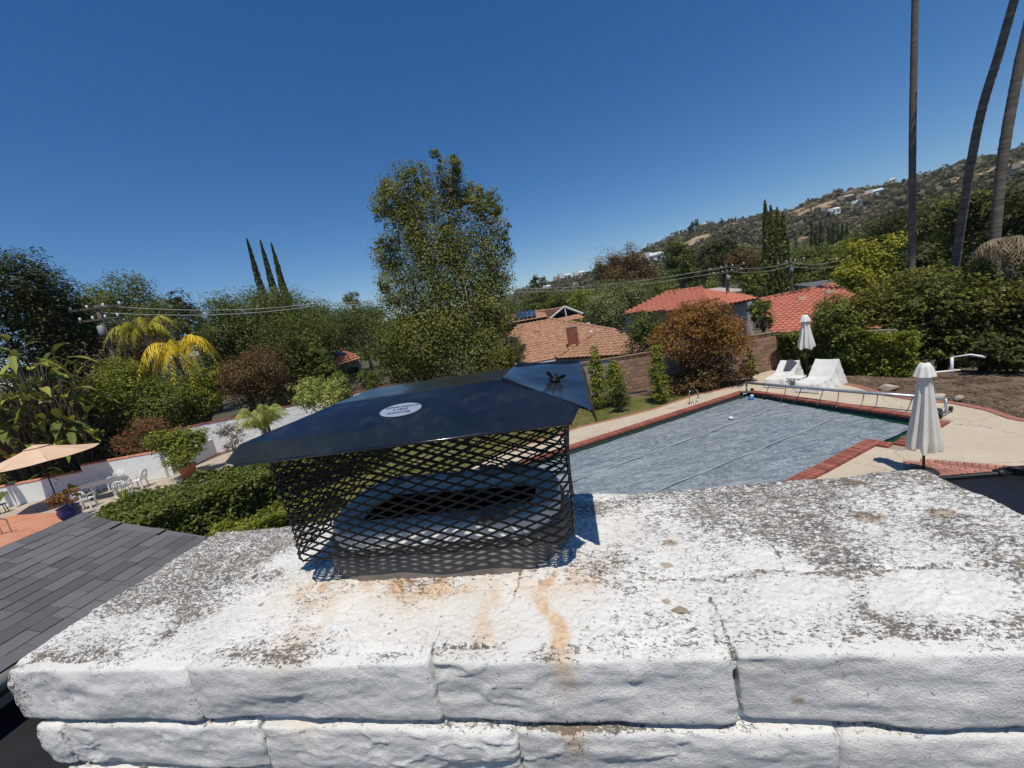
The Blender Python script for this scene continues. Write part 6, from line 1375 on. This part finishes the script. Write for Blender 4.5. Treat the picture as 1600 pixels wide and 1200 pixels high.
def keep_cut(x, y, R, az, rng): return cut_mask(x, y) < .3+.4*rng.random(len(x))
def keep_low(x, y, R, az, rng): f = fbm(np.stack([x/60., y/60., 0*x], -1), 3, 90); return (f > -.22+.25*np.clip((R-380)/200, 0, 1)) & (cut_mask(x, y) < .25+.3*rng.random(len(x)))
wood('hillside_scrub', 'dark scrub and trees covering the far hillside', 5200, 1, (230, 618), (3, 75), (2.2, 5.2), 18, .7, 'scrub', keep_low, .55)
wood('hillside_scrub', 'olive brown brush scattered over the far hillside', 2300, 2, (260, 618), (8, 75), (1.4, 3.2), 12, .8, 'brush', keep_cut, .45)
wood('valley_woodland', 'mass of mixed green trees on the slope behind the houses', 900, 3, (110, 260), (2, 75), (3., 5.2), 90, .30, 'oak', None, .75)
wood('valley_woodland', 'mass of lighter green trees on the slope behind the houses', 420, 4, (105, 260), (2, 75), (2.4, 4.4), 80, .32, 'mid', None, .75)
wood('valley_woodland', 'mass of dark trees on the far left behind the gardens', 500, 5, (95, 240), (-75, 2), (3., 5.), 70, .33, 'oak', None, .75)
# individual trees that stand out in the valley
VT = [(965, 395, 470, 70, 105, 'brown', 'brownish bare looking tree rising behind the grey pepper tree'), (1000, 400, 470, 50, 110, 'brown', 'second brownish tree right of the taller brown one'), (1060, 372, 460, 48, 88, 'oak', 'tall dark green pine left of the utility pole'), (1085, 385, 455, 46, 92, 'dark', 'dark tree beside the pine left of the pole'), (1125, 372, 440, 50, 110, 'dark', 'dark round tree behind the transformer pole'),
      (1160, 385, 450, 50, 95, 'brown', 'brown leaved tree right of the transformer pole'), (835, 455, 500, 60, 80, 'oak', 'green tree left of the gabled house, behind the tall tree'), (870, 455, 490, 44, 75, 'mid', 'green tree behind the gabled house chimney'), (905, 450, 490, 40, 72, 'bright', 'yellow green tree right behind the gable'), (1015, 435, 480, 60, 62, 'mid', 'green trees left of the red roof ridge'), (1175, 425, 470, 36, 60, 'mid', 'green tree between the two red roofs'),
      (1250, 405, 460, 60, 75, 'mid', 'green tree right of the cypress clump'), (1290, 385, 450, 70, 85, 'mid', 'light green trees above the grey roof'), (1330, 375, 430, 60, 95, 'oak', 'dark green tree behind the yellow green tree'), (1375, 355, 430, 70, 90, 'dark', 'dark tree left of the leftmost palm'), (935, 408, 440, 20, 210, 'dark', 'dark small tree on the skyline near the white houses'), (838, 432, 450, 26, 230, 'oak', 'round tree left of the white skyline house'), (1082, 346, 368, 16, 480, 'dark', 'dark round tree on the hilltop left of the bare slope'), (1128, 341, 352, 8, 480, 'dark', 'tiny lone tree on the bare hilltop')]
for px, yt, yb, wp, d, mt, lb in VT: tree('valley_tree', lb, px, yt, yb, wp, d, max(.3, d*.0052), mt, 5.5, group='trees in the valley')
for i in range(8):
    px = 1268+i*7+(i > 2)*6; cypress('distant cypress in the row on the lower hillside, number %s from the left' % ('one two three four five six seven eight'.split()[i]), px, 348+(i*5) % 9, 200, 5, 380, 260, 'dark', 'distant cypress row')

# ------------------------------------------------------------------ thin dry haze over the valley
hb = Geo().box((0, 500, 60), (3600, 3400, 240)).build('haze', None); tag(hb, kind='stuff'); hb['label'] = 'thin pale haze over the valley'
hm = bpy.data.materials.new('haze'); hm.use_nodes = True; ht = hm.node_tree; ht.nodes.remove(ht.nodes['Principled BSDF'])
pv_ = ht.nodes.new('ShaderNodeVolumePrincipled'); pv_.inputs['Color'].default_value = (.80, .88, 1., 1); pv_.inputs['Density'].default_value = .00012; pv_.inputs['Anisotropy'].default_value = 0.
ht.links.new(pv_.outputs[0], ht.nodes['Material Output'].inputs['Volume']); hb.data.materials.append(hm); hb.display_type = 'WIRE'
